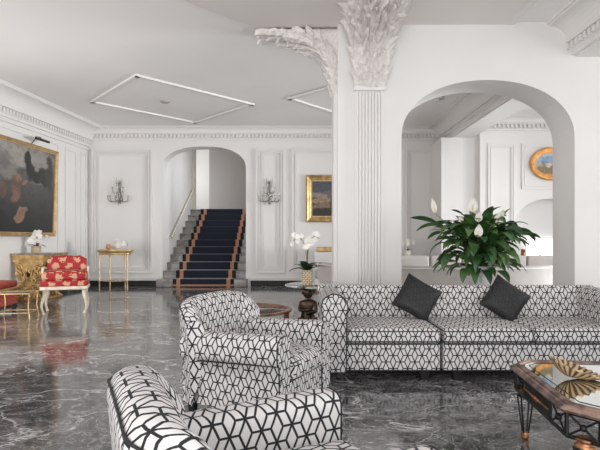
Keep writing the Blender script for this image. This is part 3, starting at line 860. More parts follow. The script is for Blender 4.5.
for i in (1, 3, 5, 7):
    a = Vector(O[i]); b = Vector(O[(i+1) % 8]); t_ = (b-a).normalized(); n_ = Vector((t_.y, -t_.x, 0)); L = (b-a).length
    X_ = Matrix((t_, n_*-1, Vector((0, 0, 1)))).transposed().to_4x4(); X_.translation = a
    mb = MB(); mb.box(.20, L-.20, -.006, .006, zb, zt-.05, xf=X_); pn = mb.build('apron_panel', 'iron', ct)
    mb = MB()
    for k_ in range(5): mb.sphere(X_ @ Vector((L/2+(k_-2)*.035, -.012, (zb+zt-.05)/2)), .014-.002*abs(k_-2), 8, 6)
    mb.tube([X_ @ Vector((L/2-.18, -.01, (zb+zt-.05)/2)), X_ @ Vector((L/2+.18, -.01, (zb+zt-.05)/2))], .005, 6)
    mb.build('ornament', 'copper', pn)
for sx in (-1, 1):
    for sy in (-1, 1):
        cx, cy = sx*(hx-.10), sy*(hy-.10)
        mb = MB()
        for k_ in range(4):
            dx, dy = ((-1,-1), (1,-1), (1,1), (-1,1))[k_]
            mb.tube([(cx+dx*.038, cy+dy*.038, .285), (cx+dx*.030, cy+dy*.030, .2), (cx+dx*.014, cy+dy*.014, .045)], .0055, 6)
        mb.lathe([(.045, .275), (.05, .28), (.05, .29), (.03, .295)], cx, cy, 12)
        lg = mb.build('leg', 'iron', ct)
        MB().lathe([(.03, .29), (.046, .295), (.05, .305), (.036, .312), (.036, .325), (.048, .335), (.04, .342)], cx, cy, 16, flute=8, fdepth=.05).build('collar', 'copper', lg)
        MB().lathe([(.012, 0), (.022, .008), (.026, .02), (.02, .035), (.024, .045), (.01, .05)], cx, cy, 14).build('foot', 'copper', lg)

# scalloped shell dish
sh_t = thing('shell_dish', 'large golden-brown scallop shell on the mirrored coffee table', 'shell', (1.57, 2.87, zt-.007), math.radians(-14))
nu, nv = 192, 12; rows = []; uvs = []
Rx, Ry = .145, .10
Msh = Matrix.Rotation(math.radians(13), 4, 'Y')
for i in range(nv+1):
    v = i/nv; row = []; ur = []
    for j in range(nu+1):
        a = 2*PI*j/nu; rib = math.cos(a*24)
        r_ = v*(1+.016*rib*v)
        x = Rx*r_*math.cos(a)-.02*(1-v); y = Ry*r_*math.sin(a)
        z = .058*v**2.0*(1+.30*math.cos(a-PI))+.0045*rib*v**.8+.004
        row.append(Msh @ Vector((x, y, z))); ur.append((j/nu*24/11, v))
    rows.append(row); uvs.append(ur)
mb = MB(); mb.grid(rows, uvs); mb.grid([[p+Vector((0, 0, .008)) for p in r_] for r_ in rows], uvs, flip=True)
mb.grid([rows[-1], [p+Vector((0, 0, .008)) for p in rows[-1]]], smooth=True)
zmin = min(v.z for v in mb.v)
for v in mb.v: v.z -= zmin
mb.build('shell_bowl', 'clam', sh_t)

# ------------------------------------------------------------------ round tables behind the armchair
gt = thing('glass_table', 'round green-edged glass table carried by a dark bronze figure, beside the pillar', 'table', (.27, 5.93, 0))
MB().lathe([(.01, .737), (.44, .737), (.45, .742), (.45, .747), (.44, .75), (.01, .75)], 0, 0, 56, cap=True).build('glass_top', 'glass', gt)
# crouching bronze child
def skin_figure(name, joints, edges, mat, parent, sub=2):
    me = bpy.data.meshes.new(name); me.from_pydata([j[0] for j in joints], edges, [])
    o = bpy.data.objects.new(name, me); COL.objects.link(o); o.parent = parent; me.materials.append(MAT[mat])
    sk_ = o.modifiers.new('skin', 'SKIN'); sk_.use_smooth_shade = True
    if not me.skin_vertices: me.attributes.new('skin', 'FLOAT', 'POINT')
    for sv, j in zip(me.skin_vertices[0].data, joints): sv.radius = (j[1], j[1]*.9)
    me.skin_vertices[0].data[0].use_root = True
    ss = o.modifiers.new('smooth', 'SUBSURF'); ss.levels = sub; ss.render_levels = sub
    return o
fx = -.175
MB().lathe([(.15, 0), (.15, .04), (.12, .06), (.12, .20), (.145, .22), (.145, .25)], fx, -.03, 24).build('plinth', 'bronze', gt)
J = [((fx, 0, .33), .070), ((fx, -.0, .44), .052), ((fx, -.0, .52), .062), ((fx, -.015, .585), .035),
     ((fx-.085, -.01, .53), .032), ((fx-.10, -.06, .45), .028), ((fx-.02, -.115, .46), .024), ((fx+.03, -.12, .47), .02),
     ((fx+.085, -.01, .53), .032), ((fx+.10, -.06, .44), .028), ((fx+.02, -.115, .43), .024), ((fx-.03, -.12, .42), .02),
     ((fx-.07, -.05, .30), .05), ((fx-.10, -.15, .37), .04), ((fx-.08, -.13, .27), .03), ((fx-.07, -.16, .262), .022),
     ((fx+.07, -.05, .30), .05), ((fx+.10, -.15, .37), .04), ((fx+.08, -.13, .27), .03), ((fx+.07, -.16, .262), .022)]
E = [(0,1),(1,2),(2,3),(2,4),(4,5),(5,6),(6,7),(2,8),(8,9),(9,10),(10,11),(0,12),(12,13),(13,14),(14,15),(0,16),(16,17),(17,18),(18,19)]
me_v = [j[0] for j in J]
for e in E: pass
fig = skin_figure('bronze_figure', J, E, 'bronze', gt)
hd = MB(); hd.sphere((fx, -.02, .655), .068, 16, 12, (.92, 1, 1.08)); hd.sphere((fx, -.088, .648), .013, 8, 6, (1, 1.2, 1.5)); 
for sg in (-1, 1): hd.sphere((fx+sg*.063, -.015, .65), .016, 8, 6, (.6, 1, 1.3)); hd.sphere((fx+sg*.032, -.068, .635), .020, 8, 6)
hd.sphere((fx, -.078, .615), .017, 8, 6, (1.4, .8, .6)); hd.build('head', 'bronze', fig)
hr_ = MB(); rnd = random.Random(3)
for i in range(60):
    a = rnd.uniform(0, 2*PI); e_ = rnd.uniform(-.1, PI/2)
    if math.sin(a) < -.3 and e_ < .55: continue
    hr_.sphere((fx+.066*math.cos(e_)*math.cos(a), -.018+.07*math.cos(e_)*math.sin(a), .66+.072*math.sin(e_)), rnd.uniform(.014, .02), 7, 5)
hr_.build('curly_hair', 'bronze', fig)

wt = thing('round_table', 'low round table with a red-brown wooden rim, partly behind the middle armchair', 'table', (-.65, 6.0, 0))
MB().lathe([(.50, .43), (.55, .43), (.555, .44), (.55, .452), (.53, .456), (.50, .454), (.50, .43)], 0, 0, 64, cap=False).build('wooden_rim', 'redwood', wt)
MB().lathe([(.01, .442), (.502, .442), (.502, .450), (.01, .450)], 0, 0, 48).build('glass_top', 'glass', wt)
for a in (-75, 15, 105, 195):
    a = math.radians(a); mb = MB(); cx, cy = .50*math.cos(a), .50*math.sin(a)
    X_ = Matrix.Translation((cx, cy, 0)) @ Matrix.Rotation(a, 4, 'Z'); mb.rbox(-.03, .03, -.035, .035, 0, .43, .01, 2, 1, xf=X_); mb.build('leg', 'redwood', wt)

# ------------------------------------------------------------------ orchids
def strap_leaf(mb, base, az, L, wd, e0, bend, n=9, fold=.25, twist=0.0, start=0.0, taper=.75):
    p = Vector(base); d = Vector((math.cos(az), math.sin(az), 0)); sd = Vector((-math.sin(az), math.cos(az), 0))
    rows = []; uvs = []; e = e0
    for i in range(n+1):
        t = i/n; e = e0-bend*t; f = d*math.cos(e)+Vector((0, 0, 1))*math.sin(e); up = -d*math.sin(e)+Vector((0, 0, 1))*math.cos(e)
        s2 = sd*math.cos(twist*t)+up*math.sin(twist*t); u2 = up*math.cos(twist*t)-sd*math.sin(twist*t)
        tt = max(0, (t-start)/(1-start)); wj = wd*max(.04, math.sin(PI*min(1, tt**taper))**.8) if t > start else wd*.06
        if t >= 1: wj = wd*.015
        rows.append([p+s2*(-wj)+u2*wj*fold, p+s2*(-wj*.5)+u2*wj*fold*.35, p.copy(), p+s2*(wj*.5)+u2*wj*fold*.35, p+s2*wj+u2*wj*fold])
        uvs.append([(q, t) for q in (0, .25, .5, .75, 1)])
        p += f*L/n
    mb.grid(rows, uvs)
    return p
def blossom(mb, c, r, nrm):
    z = nrm.normalized(); x = z.orthogonal().normalized(); y = z.cross(x)
    a0 = random.uniform(0, 6)
    for k_ in range(5):
        a = a0+k_*2*PI/5; dr = x*math.cos(a)+y*math.sin(a); sd = -x*math.sin(a)+y*math.cos(a)
        rows = []
        for i in range(5):
            t = i/4; wj = r*.42*math.sin(PI*min(.97, t*.85+.12)); q = c+dr*r*t+z*(r*.25*t*(1-t)*2)
            rows.append([q-sd*wj, q+z*.002, q+sd*wj])
        mb.grid(rows)
def orchid(label, loc, pot_r, pot_h, nleaf, leafL, stems, fr_, seed, potmat='woven', fl_n=8, group=None):
    random.seed(seed)
    t = thing('potted_orchid', label, 'orchid', loc, 0, group)
    MB().lathe([(pot_r*.9, 0), (pot_r, pot_h*.2), (pot_r, pot_h), (pot_r*.88, pot_h), (pot_r*.85, pot_h*.85), (.001, pot_h*.85)], 0, 0, 24, cap=True).build('pot', potmat, t)
    lm = MB()
    for i in range(nleaf):
        az = 2*PI*i/nleaf+random.uniform(-.3, .3); strap_leaf(lm, (0, 0, pot_h*.85), az, leafL*random.uniform(.8, 1.15), leafL*.17, random.uniform(.5, 1.0), random.uniform(.9, 1.5))
    lm.build('leaves', 'darkleaf', t)
    for (az, h, reach) in stems:
        d = Vector((math.cos(az), math.sin(az), 0)); P_ = []
        for i in range(13):
            q = i/12; P_.append(d*(reach*q**2.2)+Vector((0, 0, pot_h*.85+(h)*math.sin(q*PI*.62)/math.sin(PI*.5))))
        sm_ = MB().tube(P_, .0035 if pot_r > .05 else .003, 5).build('flower_stem', 'brownstem', t)
        bm_ = MB()
        for i in range(fl_n):
            q = .55+.45*i/(fl_n-1); idx = min(12, int(q*12)); c = P_[idx]+Vector((random.uniform(-1, 1), random.uniform(-1, .6), random.uniform(-1, .8)))*fr_*1.3
            blossom(bm_, c, fr_*random.uniform(.85, 1.15), Vector((random.uniform(-.5, .5), -1, random.uniform(-.3, .4))))
        bm_.build('blossoms', 'petal', sm_)
    return t
orchid('white orchid in a woven pot on the round glass table beside the pillar', (.085, 5.90, .75), .066, .175, 6, .30, [(2.9, .40, .17), (.2, .42, .14), (1.6, .38, .05), (5.0, .36, .10)], .036, 4, fl_n=11)

# ------------------------------------------------------------------ peace lily in urn
ut = thing('urn_planter', 'white veined marble urn on a pedestal behind the sofas, holding the leafy plant', 'urn', (2.17, 6.10, 0))
MB().lathe([(.17, 0), (.17, .06), (.13, .08), (.12, .42), (.15, .45), (.15, .49)], 0, 0, 28).build('pedestal', 'urn', ut)
MB().lathe([(.11, .49), (.12, .50), (.07, .53), (.06, .56), (.11, .60), (.145, .68), (.155, .78), (.165, .90), (.20, .945), (.205, .96), (.18, .965), (.15, .93), (.001, .92)], 0, 0, 64, flute=16, fdepth=.03).build('urn_bowl', 'urn', ut)
MB().lathe([(.001, .93), (.15, .93)], 0, 0, 20, cap=False).build('soil', 'soil', ut)
lily = thing('peace_lily', 'large peace lily with drooping dark leaves and white flowers in the marble urn', 'plant', (2.17, 6.10, .93))
rnd = random.Random(21)
fm = MB()
def lily_leaf(az, reach, top, L, wd, droop, mi=0, tw=0):
    """stalk from the centre to (reach, top), then a drooping blade"""
    d = Vector((math.cos(az), math.sin(az), 0)); P0 = d*.03; P1 = d*reach+Vector((0, 0, top))
    c = d*reach*.3+Vector((0, 0, top*.75)); P_ = [P0*(1-q)**2+c*2*q*(1-q)+P1*q*q for q in [k_/6 for k_ in range(7)]]
    fm.cur = 0; fm.tube(P_, .005, 5, cap=False)
    e0 = math.atan2(P_[-1].z-P_[-2].z, (P_[-1]-P_[-2]).xy.length)
    fm.cur = mi; strap_leaf(fm, P1, az+rnd.uniform(-.25, .25), L, wd, min(1.2, e0+.15), droop, n=10, fold=.18, twist=tw, taper=.7); fm.cur = 0
for i in range(230):
    az = rnd.uniform(0, 2*PI); q = rnd.random()
    ring = i % 5
    if ring < 3: reach, top, dr = rnd.uniform(.10, .35), rnd.uniform(.12, .50), rnd.uniform(1.3, 2.3)
    elif ring == 3: reach, top, dr = rnd.uniform(.03, .26), rnd.uniform(.30, .55), rnd.uniform(.8, 1.7)
    else: reach, top, dr = rnd.uniform(.12, .28), rnd.uniform(-.02, .2), rnd.uniform(1.0, 2.0)
    L = rnd.uniform(.24, .37)
    lily_leaf(az, reach, top, L, rnd.uniform(.048, .072), dr, 1 if rnd.random() < .06 else 0, rnd.uniform(-.8, .8))
lily_leaf(PI-.15, .42, .50, .42, .05, .75, 0, 1.1); lily_leaf(PI+.2, .38, .46, .44, .045, 1.5, 0, 1.0); lily_leaf(.05, .36, .42, .42, .05, 2.1, 0, -1.0); lily_leaf(-.2, .36, .36, .38, .05, 1.2, 0, -.9)
lily_leaf(.2, .28, .58, .24, .045, .3, 1)
fm.build('foliage', ['leaf', 'limeleaf'], lily)
def spathe(px, py, D, L, wd, tilt):
    base = W(px, py, D)-Vector((2.17, 6.10, .93)); o = base.copy()
    P0 = Vector((o.x*.08, o.y*.1, 0)); c = Vector((o.x*.5, o.y*.5, o.z*.7)); P_ = [P0*(1-q)**2+c*2*q*(1-q)+base*q*q for q in [k_/8 for k_ in range(9)]]
    s_o = MB().tube(P_, .004, 5).build('flower_stalk', 'stem', lily)
    mb = MB(); rows = []
    up = Vector((math.sin(tilt), -.10, math.cos(tilt))).normalized(); sd = Vector((math.cos(tilt), 0, -math.sin(tilt)))
    nn = sd.cross(up)
    if nn.y > 0: nn = -nn
    for i in range(10):
        t = i/9; wj = wd*math.sin(PI*min(1, t**.72*.98+.02))**.8+.001; p = base+up*L*t
        rows.append([p+sd*wj*u+nn*(.02*u*u-.012+.02*t) for u in (-1, -.6, -.2, .2, .6, 1)])
    mb.grid(rows); mb.build('spathe', 'petal', s_o)
    MB().tube([base+nn*.012, base+up*L*.25+nn*.016, base+up*L*.5+nn*.014], [.006, .008, .004], 6).build('spadix', 'spadix', s_o)
for a in ((435, 213, 6.0, .19, .034, -.25), (472, 212, 6.05, .18, .060, .05), (478, 222, 5.85, .13, .045, .0), (478, 237, 5.72, .15, .05, .0), (494, 223, 5.9, .15, .032, .45), (462, 222, 6.0, .09, .03, -.6), (500, 218, 6.0, .10, .03, .3)): spathe(*a)

# ------------------------------------------------------------------ banquette through the archway
def curved_sofa(label, cx, cy, r, a0, a1, z1, thick, name='banquette', cat='sofa'):
    t = thing(name, label, cat, (cx, cy, 0)); n = 40
    pr = [(0, 0), (0, z1-.05)]+[(thick/2-thick/2*math.cos(a), z1-.05+.05*math.sin(a)) for a in arc(6, 0, 180)]+[(thick, z1-.05), (thick, 0)]
    rows = []
    for i in range(n+1):
        a = math.radians(a0+(a1-a0)*i/n); rows.append([((r-q)*math.cos(a), (r-q)*math.sin(a), z) for q, z in pr])
    mb = MB(); mb.grid(rows, smooth=True); mb.poly(rows[0]); mb.poly(rows[-1][::-1]); mb.build('backrest', 'taupe', t)
    mb = MB(); mb.tube([((r-.0)*math.cos(math.radians(a0+(a1-a0)*i/n)), (r-.0)*math.sin(math.radians(a0+(a1-a0)*i/n)), z1-.045) for i in range(n+1)], .012, 6); mb.build('piping', 'whitefab', t)
    return t
b1 = curved_sofa('low taupe curved banquette seen from behind through the archway', 3.0, 11.6, 2.9, 205, 335, .80, .16)
mb = MB(); rows = []
for i in range(31):
    a = math.radians(210+120*i/30); rows.append([(rr*math.cos(a), rr*math.sin(a), z) for rr, z in ((2.72, 0), (2.72, .42), (2.2, .44), (2.15, .40), (2.15, 0))])
mb.grid(rows, smooth=True); mb.poly(rows[0]); mb.poly(rows[-1][::-1]); mb.build('seat', 'taupe', b1)
b2 = thing('banquette', 'straight taupe banquette back with loose cushions, against the far alcove', 'sofa', (4.3, 11.95, 0))
MB().rbox(-2.0, 2.6, 0, .22, 0, .84, .05, 3, 4).build('backrest', 'taupe', b2)
MB().rbox(-2.0, 2.6, -.6, 0, 0, .42, .04, 3, 4).build('seat', 'taupe', b2)
for i in range(6): MB().rbox(-1.98+i*.765, -1.24+i*.765, -.15, .02, .42, .88, .05, 3, 4, crown=.01).build('back_cushion', 'taupe', b2)
orchid('faint white orchid on the ledge at the left edge of the archway', (2.78, 12.9, .85), .08, .13, 4, .16, [(2.8, .22, .1), (.3, .24, .1)], .05, 14, potmat='petal', fl_n=8)
pd = MB(); pd.lathe([(.2, 0), (.2, .05), (.15, .07), (.15, .80), (.2, .82), (.2, .85)], 2.78, 12.9, 20); tag(pd.build('pedestal', 'trim'), 'white round pedestal under the faint orchid at the archway left edge', 'pedestal')
orchid('small orange-brown potted plant on the ledge beside the bright alcove window', (5.42, 12.15, .87), .05, .14, 4, .14, [(1.5, .12, .03)], .035, 15, potmat='copper', fl_n=4)
# settee left of the pillar
se = thing('settee', 'white upholstered settee with a gilt top rail under the gilt-framed landscape', 'settee', (1.25, 12.65, 0))
MB().rbox(-.90, .9, .25, .40, .30, .95, .05, 3, 5).build('backrest', 'whitefab', se)
MB().rbox(-.82, .95, .24, .42, .94, 1.06, .03, 3, 5).build('top_rail', 'gilt', se)
MB().rbox(-.86, .9, -.35, .26, .30, .50, .06, 3, 5).build('seat', 'greyfab', se)
MB().rbox(-.90, .9, -.30, .38, .10, .30, .02, 2, 2).build('base', 'whitefab', se)
for x in (-.82, .82):
    for y in (-.22, .3): leg(se, x, y, .11, .03, .02, 'gilt')

# ------------------------------------------------------------------ paintings
def picture(label, loc, rotz, w_, h_, fw, canvas, tilt=0.0, frame_mat='gilt', cat='painting', inner='brassy'):
    t = thing('painting', label, cat, loc, rotz)
    X_ = Matrix.Rotation(tilt, 4, 'X')
    prof = [(0, .0), (0, -.05), (fw*.2, -.075), (fw*.45, -.05), (fw*.6, -.055), (fw*.8, -.035), (fw, -.03), (fw, 0)]
    rows = []
    for o_, y in prof: rows.append([X_ @ Vector(p) for p in ((-w_/2+o_, y, -h_/2+o_), (w_/2-o_, y, -h_/2+o_), (w_/2-o_, y, h_/2-o_), (-w_/2+o_, y, h_/2-o_))])
    mb = MB(); mb.grid(rows, closev=True, smooth=False, flip=True); mb.build('frame', frame_mat, t)
    mb = MB(); q = fw*.85
    for a, b, c, d in ((-w_/2+q, w_/2-q, h_/2-q-.02, h_/2-q), (-w_/2+q, w_/2-q, -h_/2+q, -h_/2+q+.02), (-w_/2+q, -w_/2+q+.02, -h_/2+q, h_/2-q), (w_/2-q-.02, w_/2-q, -h_/2+q, h_/2-q)):
        mb.box(a, b, -.045, -.02, c, d, xf=X_)
    mb.build('inner_frame', inner, t)
    mb = MB(); e = fw*.9; P_ = [X_ @ Vector(p) for p in ((-w_/2+e, -.022, -h_/2+e), (w_/2-e, -.022, -h_/2+e), (w_/2-e, -.022, h_/2-e), (-w_/2+e, -.022, h_/2-e))]
    mb.poly(P_, [(0,0),(1,0),(1,1),(0,1)]); mb.box(-w_/2+e, w_/2-e, -.02, -.001, -h_/2+e, h_/2-e, xf=X_); mb.build('canvas', canvas, t)
    return t
# large dark picture on the left wall (u runs away from the camera)
dk = (0.022, 0.022, 0.022)
blobs = [(.10, .75, .30, .25, 0, (.17, .155, .14), .5), (.55, .90, .40, .16, 0, (.34, .31, .28), .5), (.82, .82, .16, .13, .2, (.30, .27, .25), .5), (.80, .62, .12, .05, .2, (.20, .18, .16), .5), (.42, .66, .10, .10, 0, (.22, .20, .18), .5), (.30, .80, .14, .12, 0, (.2, .18, .17), .4),
         (.63, .86, .045, .09, 0, dk, .5), (.67, .72, .06, .12, .2, dk, .5), (.74, .66, .06, .08, .2, dk, .5), (.86, .68, .09, .12, 0, (.03,.03,.028), .4), (.92, .75, .05, .2, 0, (.05, .045, .04), .4),
         (.50, .52, .06, .13, .2, (.17, .10, .075), .4), (.53, .62, .035, .05, 0, (.26, .15, .11), .3), (.60, .57, .05, .02, .7, (.24, .15, .11), .3), (.50, .40, .05, .06, -.3, (.20, .12, .09), .3),
         (.22, .50, .09, .16, 0, (.20, .13, .10), .4), (.10, .42, .10, .10, 0, (.24, .17, .13), .4), (.36, .48, .04, .10, 0, (.15, .09, .07), .3),
         (.56, .20, .05, .10, -.5, (.30, .17, .12), .3), (.60, .26, .05, .03, .3, (.26, .15, .11), .3), (.10, .15, .30, .12, 0, dk, .5)]
dm = painting('old_figure_painting', blobs, ((.020, .021, .022), (.14, .135, .125)), .07)
PW, PH = 2.9, 2.0
Yc = 11.78-PW/2*math.cos(ang)
pc = Vector((LX(Yc), Yc, 2.335))+Vector((math.cos(ang), -math.sin(ang), 0))*.10
picture('large dark figure painting in a gilt frame on the left wall above the carved console', pc, math.radians(90)-ang, PW, PH, .085, dm, math.radians(2), frame_mat='brassy')
pk = thing('picture_light', 'small brass picture light above the large dark painting', 'lamp', (LX(11.0)+.12, 11.0, 3.42), math.radians(90)-ang)
MB().tube([(-.24, -.16, .03), (.24, -.16, .03)], .028, 10).build('lamp_shade', 'bronze', pk)
MB().tube([(0, .1, -.05), (0, -.02, .10), (0, -.1, .10), (0, -.16, .04)], .01, 6).build('arm', 'bronze', pk)
MB().sphere((0, -.02, .1), .03, 8, 6).build('knob', 'brass', pk)
lb = [(.35, .85, .9, .25, 0, (.075, .085, .10), .5), (.55, .62, .5, .10, 0, (.13, .12, .12), .4), (.22, .58, .25, .08, -.15, (.30, .23, .18), .4), (.30, .45, .3, .08, .1, (.33, .23, .16), .4),
      (.25, .28, .26, .10, .2, (.22, .15, .10), .4), (.30, .12, .35, .12, 0, (.03, .025, .018), .4), (.55, .45, .09, .22, 0, (.03, .02, .018), .35), (.52, .62, .05, .06, 0, (.33, .20, .14), .3), (.66, .60, .07, .12, .3, (.26, .13, .08), .3), (.66, .25, .12, .12, 0, (.25, .20, .15), .4)]
lm_ = painting('landscape_painting', lb, ((.05, .035, .022), (.07, .075, .085)), .06)
picture('gilt-framed landscape with figures on the back wall, half behind the pillar', (.86, YB-.02, 2.36), 0, 1.40, 1.27, .17, lm_)
# oval picture
ov = thing('oval_picture', 'oval blue-toned picture in an orange gilt frame on the alcove wall', 'picture', (6.16, 12.28, 3.12))
om = painting('oval_scene', [(.5, .70, .45, .16, 0, (.30, .42, .58), .4), (.3, .55, .12, .1, 0, (.18, .26, .4), .4), (.5, .25, .5, .18, 0, (.25, .18, .09), .4), (.42, .45, .1, .12, 0, (.62, .55, .45), .4), (.65, .42, .1, .1, 0, (.16, .15, .12), .4)], ((.35, .27, .15), (.55, .58, .60)), .12)
n = 64; rows = []
for (o_, y) in ((0, 0), (0, -.05), (.03, -.07), (.07, -.045), (.09, -.05), (.13, -.025), (.14, -.02)): rows.append([((.52-o_)*math.cos(2*PI*i/n), y, (.405-o_)*math.sin(2*PI*i/n)) for i in range(n)])
MAT['orangegilt'] = simple('orange_gilt', (0.72, 0.34, 0.10), .4, .3, nscale=12, namp=.2)
MB().grid(rows, closev=True, flip=True).build('frame', 'orangegilt', ov)
MB().poly([(.385*math.cos(2*PI*i/n), -.02, .27*math.sin(2*PI*i/n)) for i in range(n)], [(.5+.5*math.cos(2*PI*i/n), .5+.5*math.sin(2*PI*i/n)) for i in range(n)]).build('canvas', om, ov)

# ------------------------------------------------------------------ wall sconces
def sconce(label, X, Z):
    t = thing('wall_sconce', label, 'wall lamp', (X, YB-.0, Z), 0, 'crystal sconces on the back wall')
    mb = MB(); mb.tube([(0, -.05, -.26), (0, -.05, .30)], .016, 8); mb.lathe([(.001, -.30), (.03, -.27), (.045, -.22), (.02, -.17), (.03, -.05), (.045, 0), (.02, .05), (.03, .2), (.01, .3)], 0, -.05, 12)
    mb.box(-.03, .03, -.04, 0, -.15, .15); mb.build('backplate', 'silver', t)
    rnd_ = random.Random(2)
    for (sx, r_, z_, dy) in ((-1, .27, -.20, .10), (1, .27, -.20, .10), (-1, .17, -.20, .22), (1, .17, -.20, .22), (0, .0, -.20, .28), (-1, .14, .03, .12), (1, .14, .03, .12)):
        P_ = []
        for i in range(11):
            q = i/10; P_.append((sx*r_*math.sin(q*PI/2)**.8, -.05-dy*math.sin(q*PI/2), z_-.06*math.sin(q*PI)+.10*q**3))
        a = MB(); a.tube(P_, .012, 6); e_ = P_[-1]; a.lathe([(.004, e_[2]-.01), (.03, e_[2]+.005), (.033, e_[2]+.012), (.012, e_[2]+.014)], e_[0], e_[1], 10); ao = a.build('arm', 'silver', t)
        MB().lathe([(.010, e_[2]+.014), (.010, e_[2]+.075), (.004, e_[2]+.085), (.001, e_[2]+.11)], e_[0], e_[1], 8).build('candle', 'candle', ao)
        c = MB(); c.lathe([(.001, e_[2]-.13), (.014, e_[2]-.10), (.004, e_[2]-.08), (.012, e_[2]-.06), (.003, e_[2]-.045), (.010, e_[2]-.03), (.002, e_[2]-.01)], e_[0], e_[1], 8, cap=False)
        c.build('crystal_drop', 'crystal', ao)
    c = MB(); c.tube([(0, -.06, -.34), (0, -.06, .34)], .028, 8)
    for i in range(46):
        zz = rnd_.uniform(-.32, .32); rr = .045*(1-abs(zz)/.42)+.02; a_ = rnd_.uniform(PI, 2*PI)
        c.sphere((rr*math.cos(a_)*1.3, -.05+rr*math.sin(a_), zz), rnd_.uniform(.012, .02), 6, 5, (.8, .8, 1.6))
    c.build('crystals', 'crystal', t)
    for sx in (-.07, .07): MB().tube([(sx, -.06, .18), (sx*1.1, -.07, .30), (sx*1.0, -.07, .42)], [.012, .008, .003], 6).build('spire', 'silver', t)
    return t
s1 = sconce('crystal and silver candle sconce above the small gilt side table', (120-300)*k, CAMH+(238-193)*k)
s2 = dup(s1, ((269.5-300)*k, YB, CAMH+(238-193)*k), 0, 'crystal and silver candle sconce in the narrow panel right of the staircase')

# ------------------------------------------------------------------ gilt side table and shell
tb = thing('side_table', 'tall gilt side table on thin turned legs beneath the left crystal sconce', 'table', (-4.55, 12.3, 0))
MB().lathe([(.40, .945), (.42, .955), (.43, .975), (.44, .99), (.44, 1.01), (.43, 1.015)], 0, 0, 40, sy=.55).build('top', 'brassy', tb)
MB().lathe([(.38, .89), (.395, .895), (.395, .945), (.38, .945)], 0, 0, 40, sy=.55).build('apron', 'gilt', tb)
for (x, y) in ((-.34, -.11), (.34, -.11), (-.19, .17), (.19, .17)):
    MB().lathe([(.006, 0), (.018, .02), (.012, .05), (.020, .10), (.012, .22), (.022, .25), (.013, .28), (.016, .6), (.022, .86), (.014, .88), (.02, .90)], x, y, 12).build('leg', 'brassy', tb)
mb = MB(); mb.tube([(-.34, -.11, .26), (-.12, .02, .23), (.12, .02, .23), (.34, -.11, .26)], .011, 6); mb.tube([(-.19, .17, .26), (-.08, .02, .23), (.08, .02, .23), (.19, .17, .26)], .011, 6); mb.sphere((0, .02, .25), .03, 8, 6); mb.build('stretcher', 'brassy', tb)
cn = thing('conch_shell', 'big white conch shell with an orange tip on the tall gilt side table', 'shell', (-4.50, 12.28, 1.015), 0)
mb = MB(); rows = []
for i in range(60):
    t = i/59; a = t*6*PI; R_ = .145*math.sin(PI*min(1, (1-t)*.9+.08))**.9*(1-.25*t); x = -.20+.46*t
    rows.append([(x+.03*math.cos(b)*R_*4, -.0+R_*.85*math.sin(b), .13+R_*.9*math.cos(b)*(1+.12*math.sin(a+b))) for b in [2*PI*q/20 for q in range(20)]])
mb.grid(rows, closev=True)
for q in range(7): mb.sphere((-.10+.05*q, -.02, .25-.012*abs(q-2)), .028-.002*q, 8, 6, (.8, .8, 1.5))
zm = min(v.z for v in mb.v)
for v in mb.v: v.z -= zm
mb.build('shell_body', 'shellwhite', cn)
mb = MB(); mb.lathe([(.001, 0), (.05, .02), (.07, .06), (.05, .10), (.06, .13)], -.19, -.03, 16); mb.build('shell_lip', 'shellorange', cn)

# ------------------------------------------------------------------ gilt console
cons = thing('console_table', 'carved gilt console with a stone top beneath the large dark painting', 'console', (-5.60, 10.75, 0), -ang)
MB().rbox(-.36, .40, -.46, .46, .945, .98, .012, 2, 2).build('stone_top', 'stone', cons)
fz = MB(); fz.box(-.32, .35, -.42, .42, .82, .93); fz.box(-.34, .37, -.44, .44, .93, .946); fz.box(-.33, .36, -.43, .43, .80, .825)
for i in range(14):
    fz.sphere((-.29+i*.047, -.425, .875), .022, 8, 6, (.7, .5, 1.5))
for i in range(16): fz.sphere((.352, -.38+i*.05, .875), .022, 8, 6, (.5, .7, 1.5))
fz.build('frieze', 'gilt', cons)
def carved(y, name='carved_support'):
    mb = MB(); rnd = random.Random(int(y*100)+70)
    half = [(.30, .80), (.31, .74), (.25, .70), (.27, .62), (.29, .54), (.24, .46), (.19, .40), (.21, .33), (.25, .28), (.24, .20), (.16, .16), (.20, .10), (.26, .06), (.27, 0)]
    out = [(x+.01, z) for x, z in half]+[(-x+.01, z) for x, z in reversed(half)]
    mb.prism(out, y-.05, y+.05)
    for sx in (-1, 1):
        for (cx, cz, R_, tn) in ((.20, .68, .085, 1), (.19, .56, .08, -1), (.13, .43, .07, 1), (.15, .30, .075, -1), (.17, .10, .07, 1), (.07, .62, .06, 1), (.08, .24, .055, -1)):
            P_ = []
            for i in range(22):
                q = i/21; a = tn*q*3.4*PI+.6; rr = R_*(1-.85*q); P_.append((.01+sx*(cx+rr*math.cos(a)), y-.065-.03*q, cz+rr*math.sin(a)))
            mb.tube(P_, [.027*(1-.5*i/21) for i in range(22)], 6)
    mb.lathe([(.0, 0)], 0, 0, 3) if 0 else None
    n_ = 24; ring = [(.01+.075*math.cos(2*PI*i/n_), y-.07, .56+.10*math.sin(2*PI*i/n_)) for i in range(n_)]; mb.tube(ring, .02, 8, closed=True)
    for i in range(36):
        z = rnd.uniform(.03, .78); hw_ = .22; x = rnd.uniform(-hw_, hw_)+.01
        if abs(x-.01) < .06 and abs(z-.56) < .08: continue
        mb.sphere((x, y-.055, z), rnd.uniform(.014, .03), 7, 5, (1, .8, rnd.uniform(.7, 1.6)))
    o = mb.build(name, 'gilt', cons)
    MB().sphere((.01, y-.05, .56), .06, 12, 8, (.75, .3, 1.2)).build('dark_oval', 'bronze', o)
carved(-.34); carved(.34)
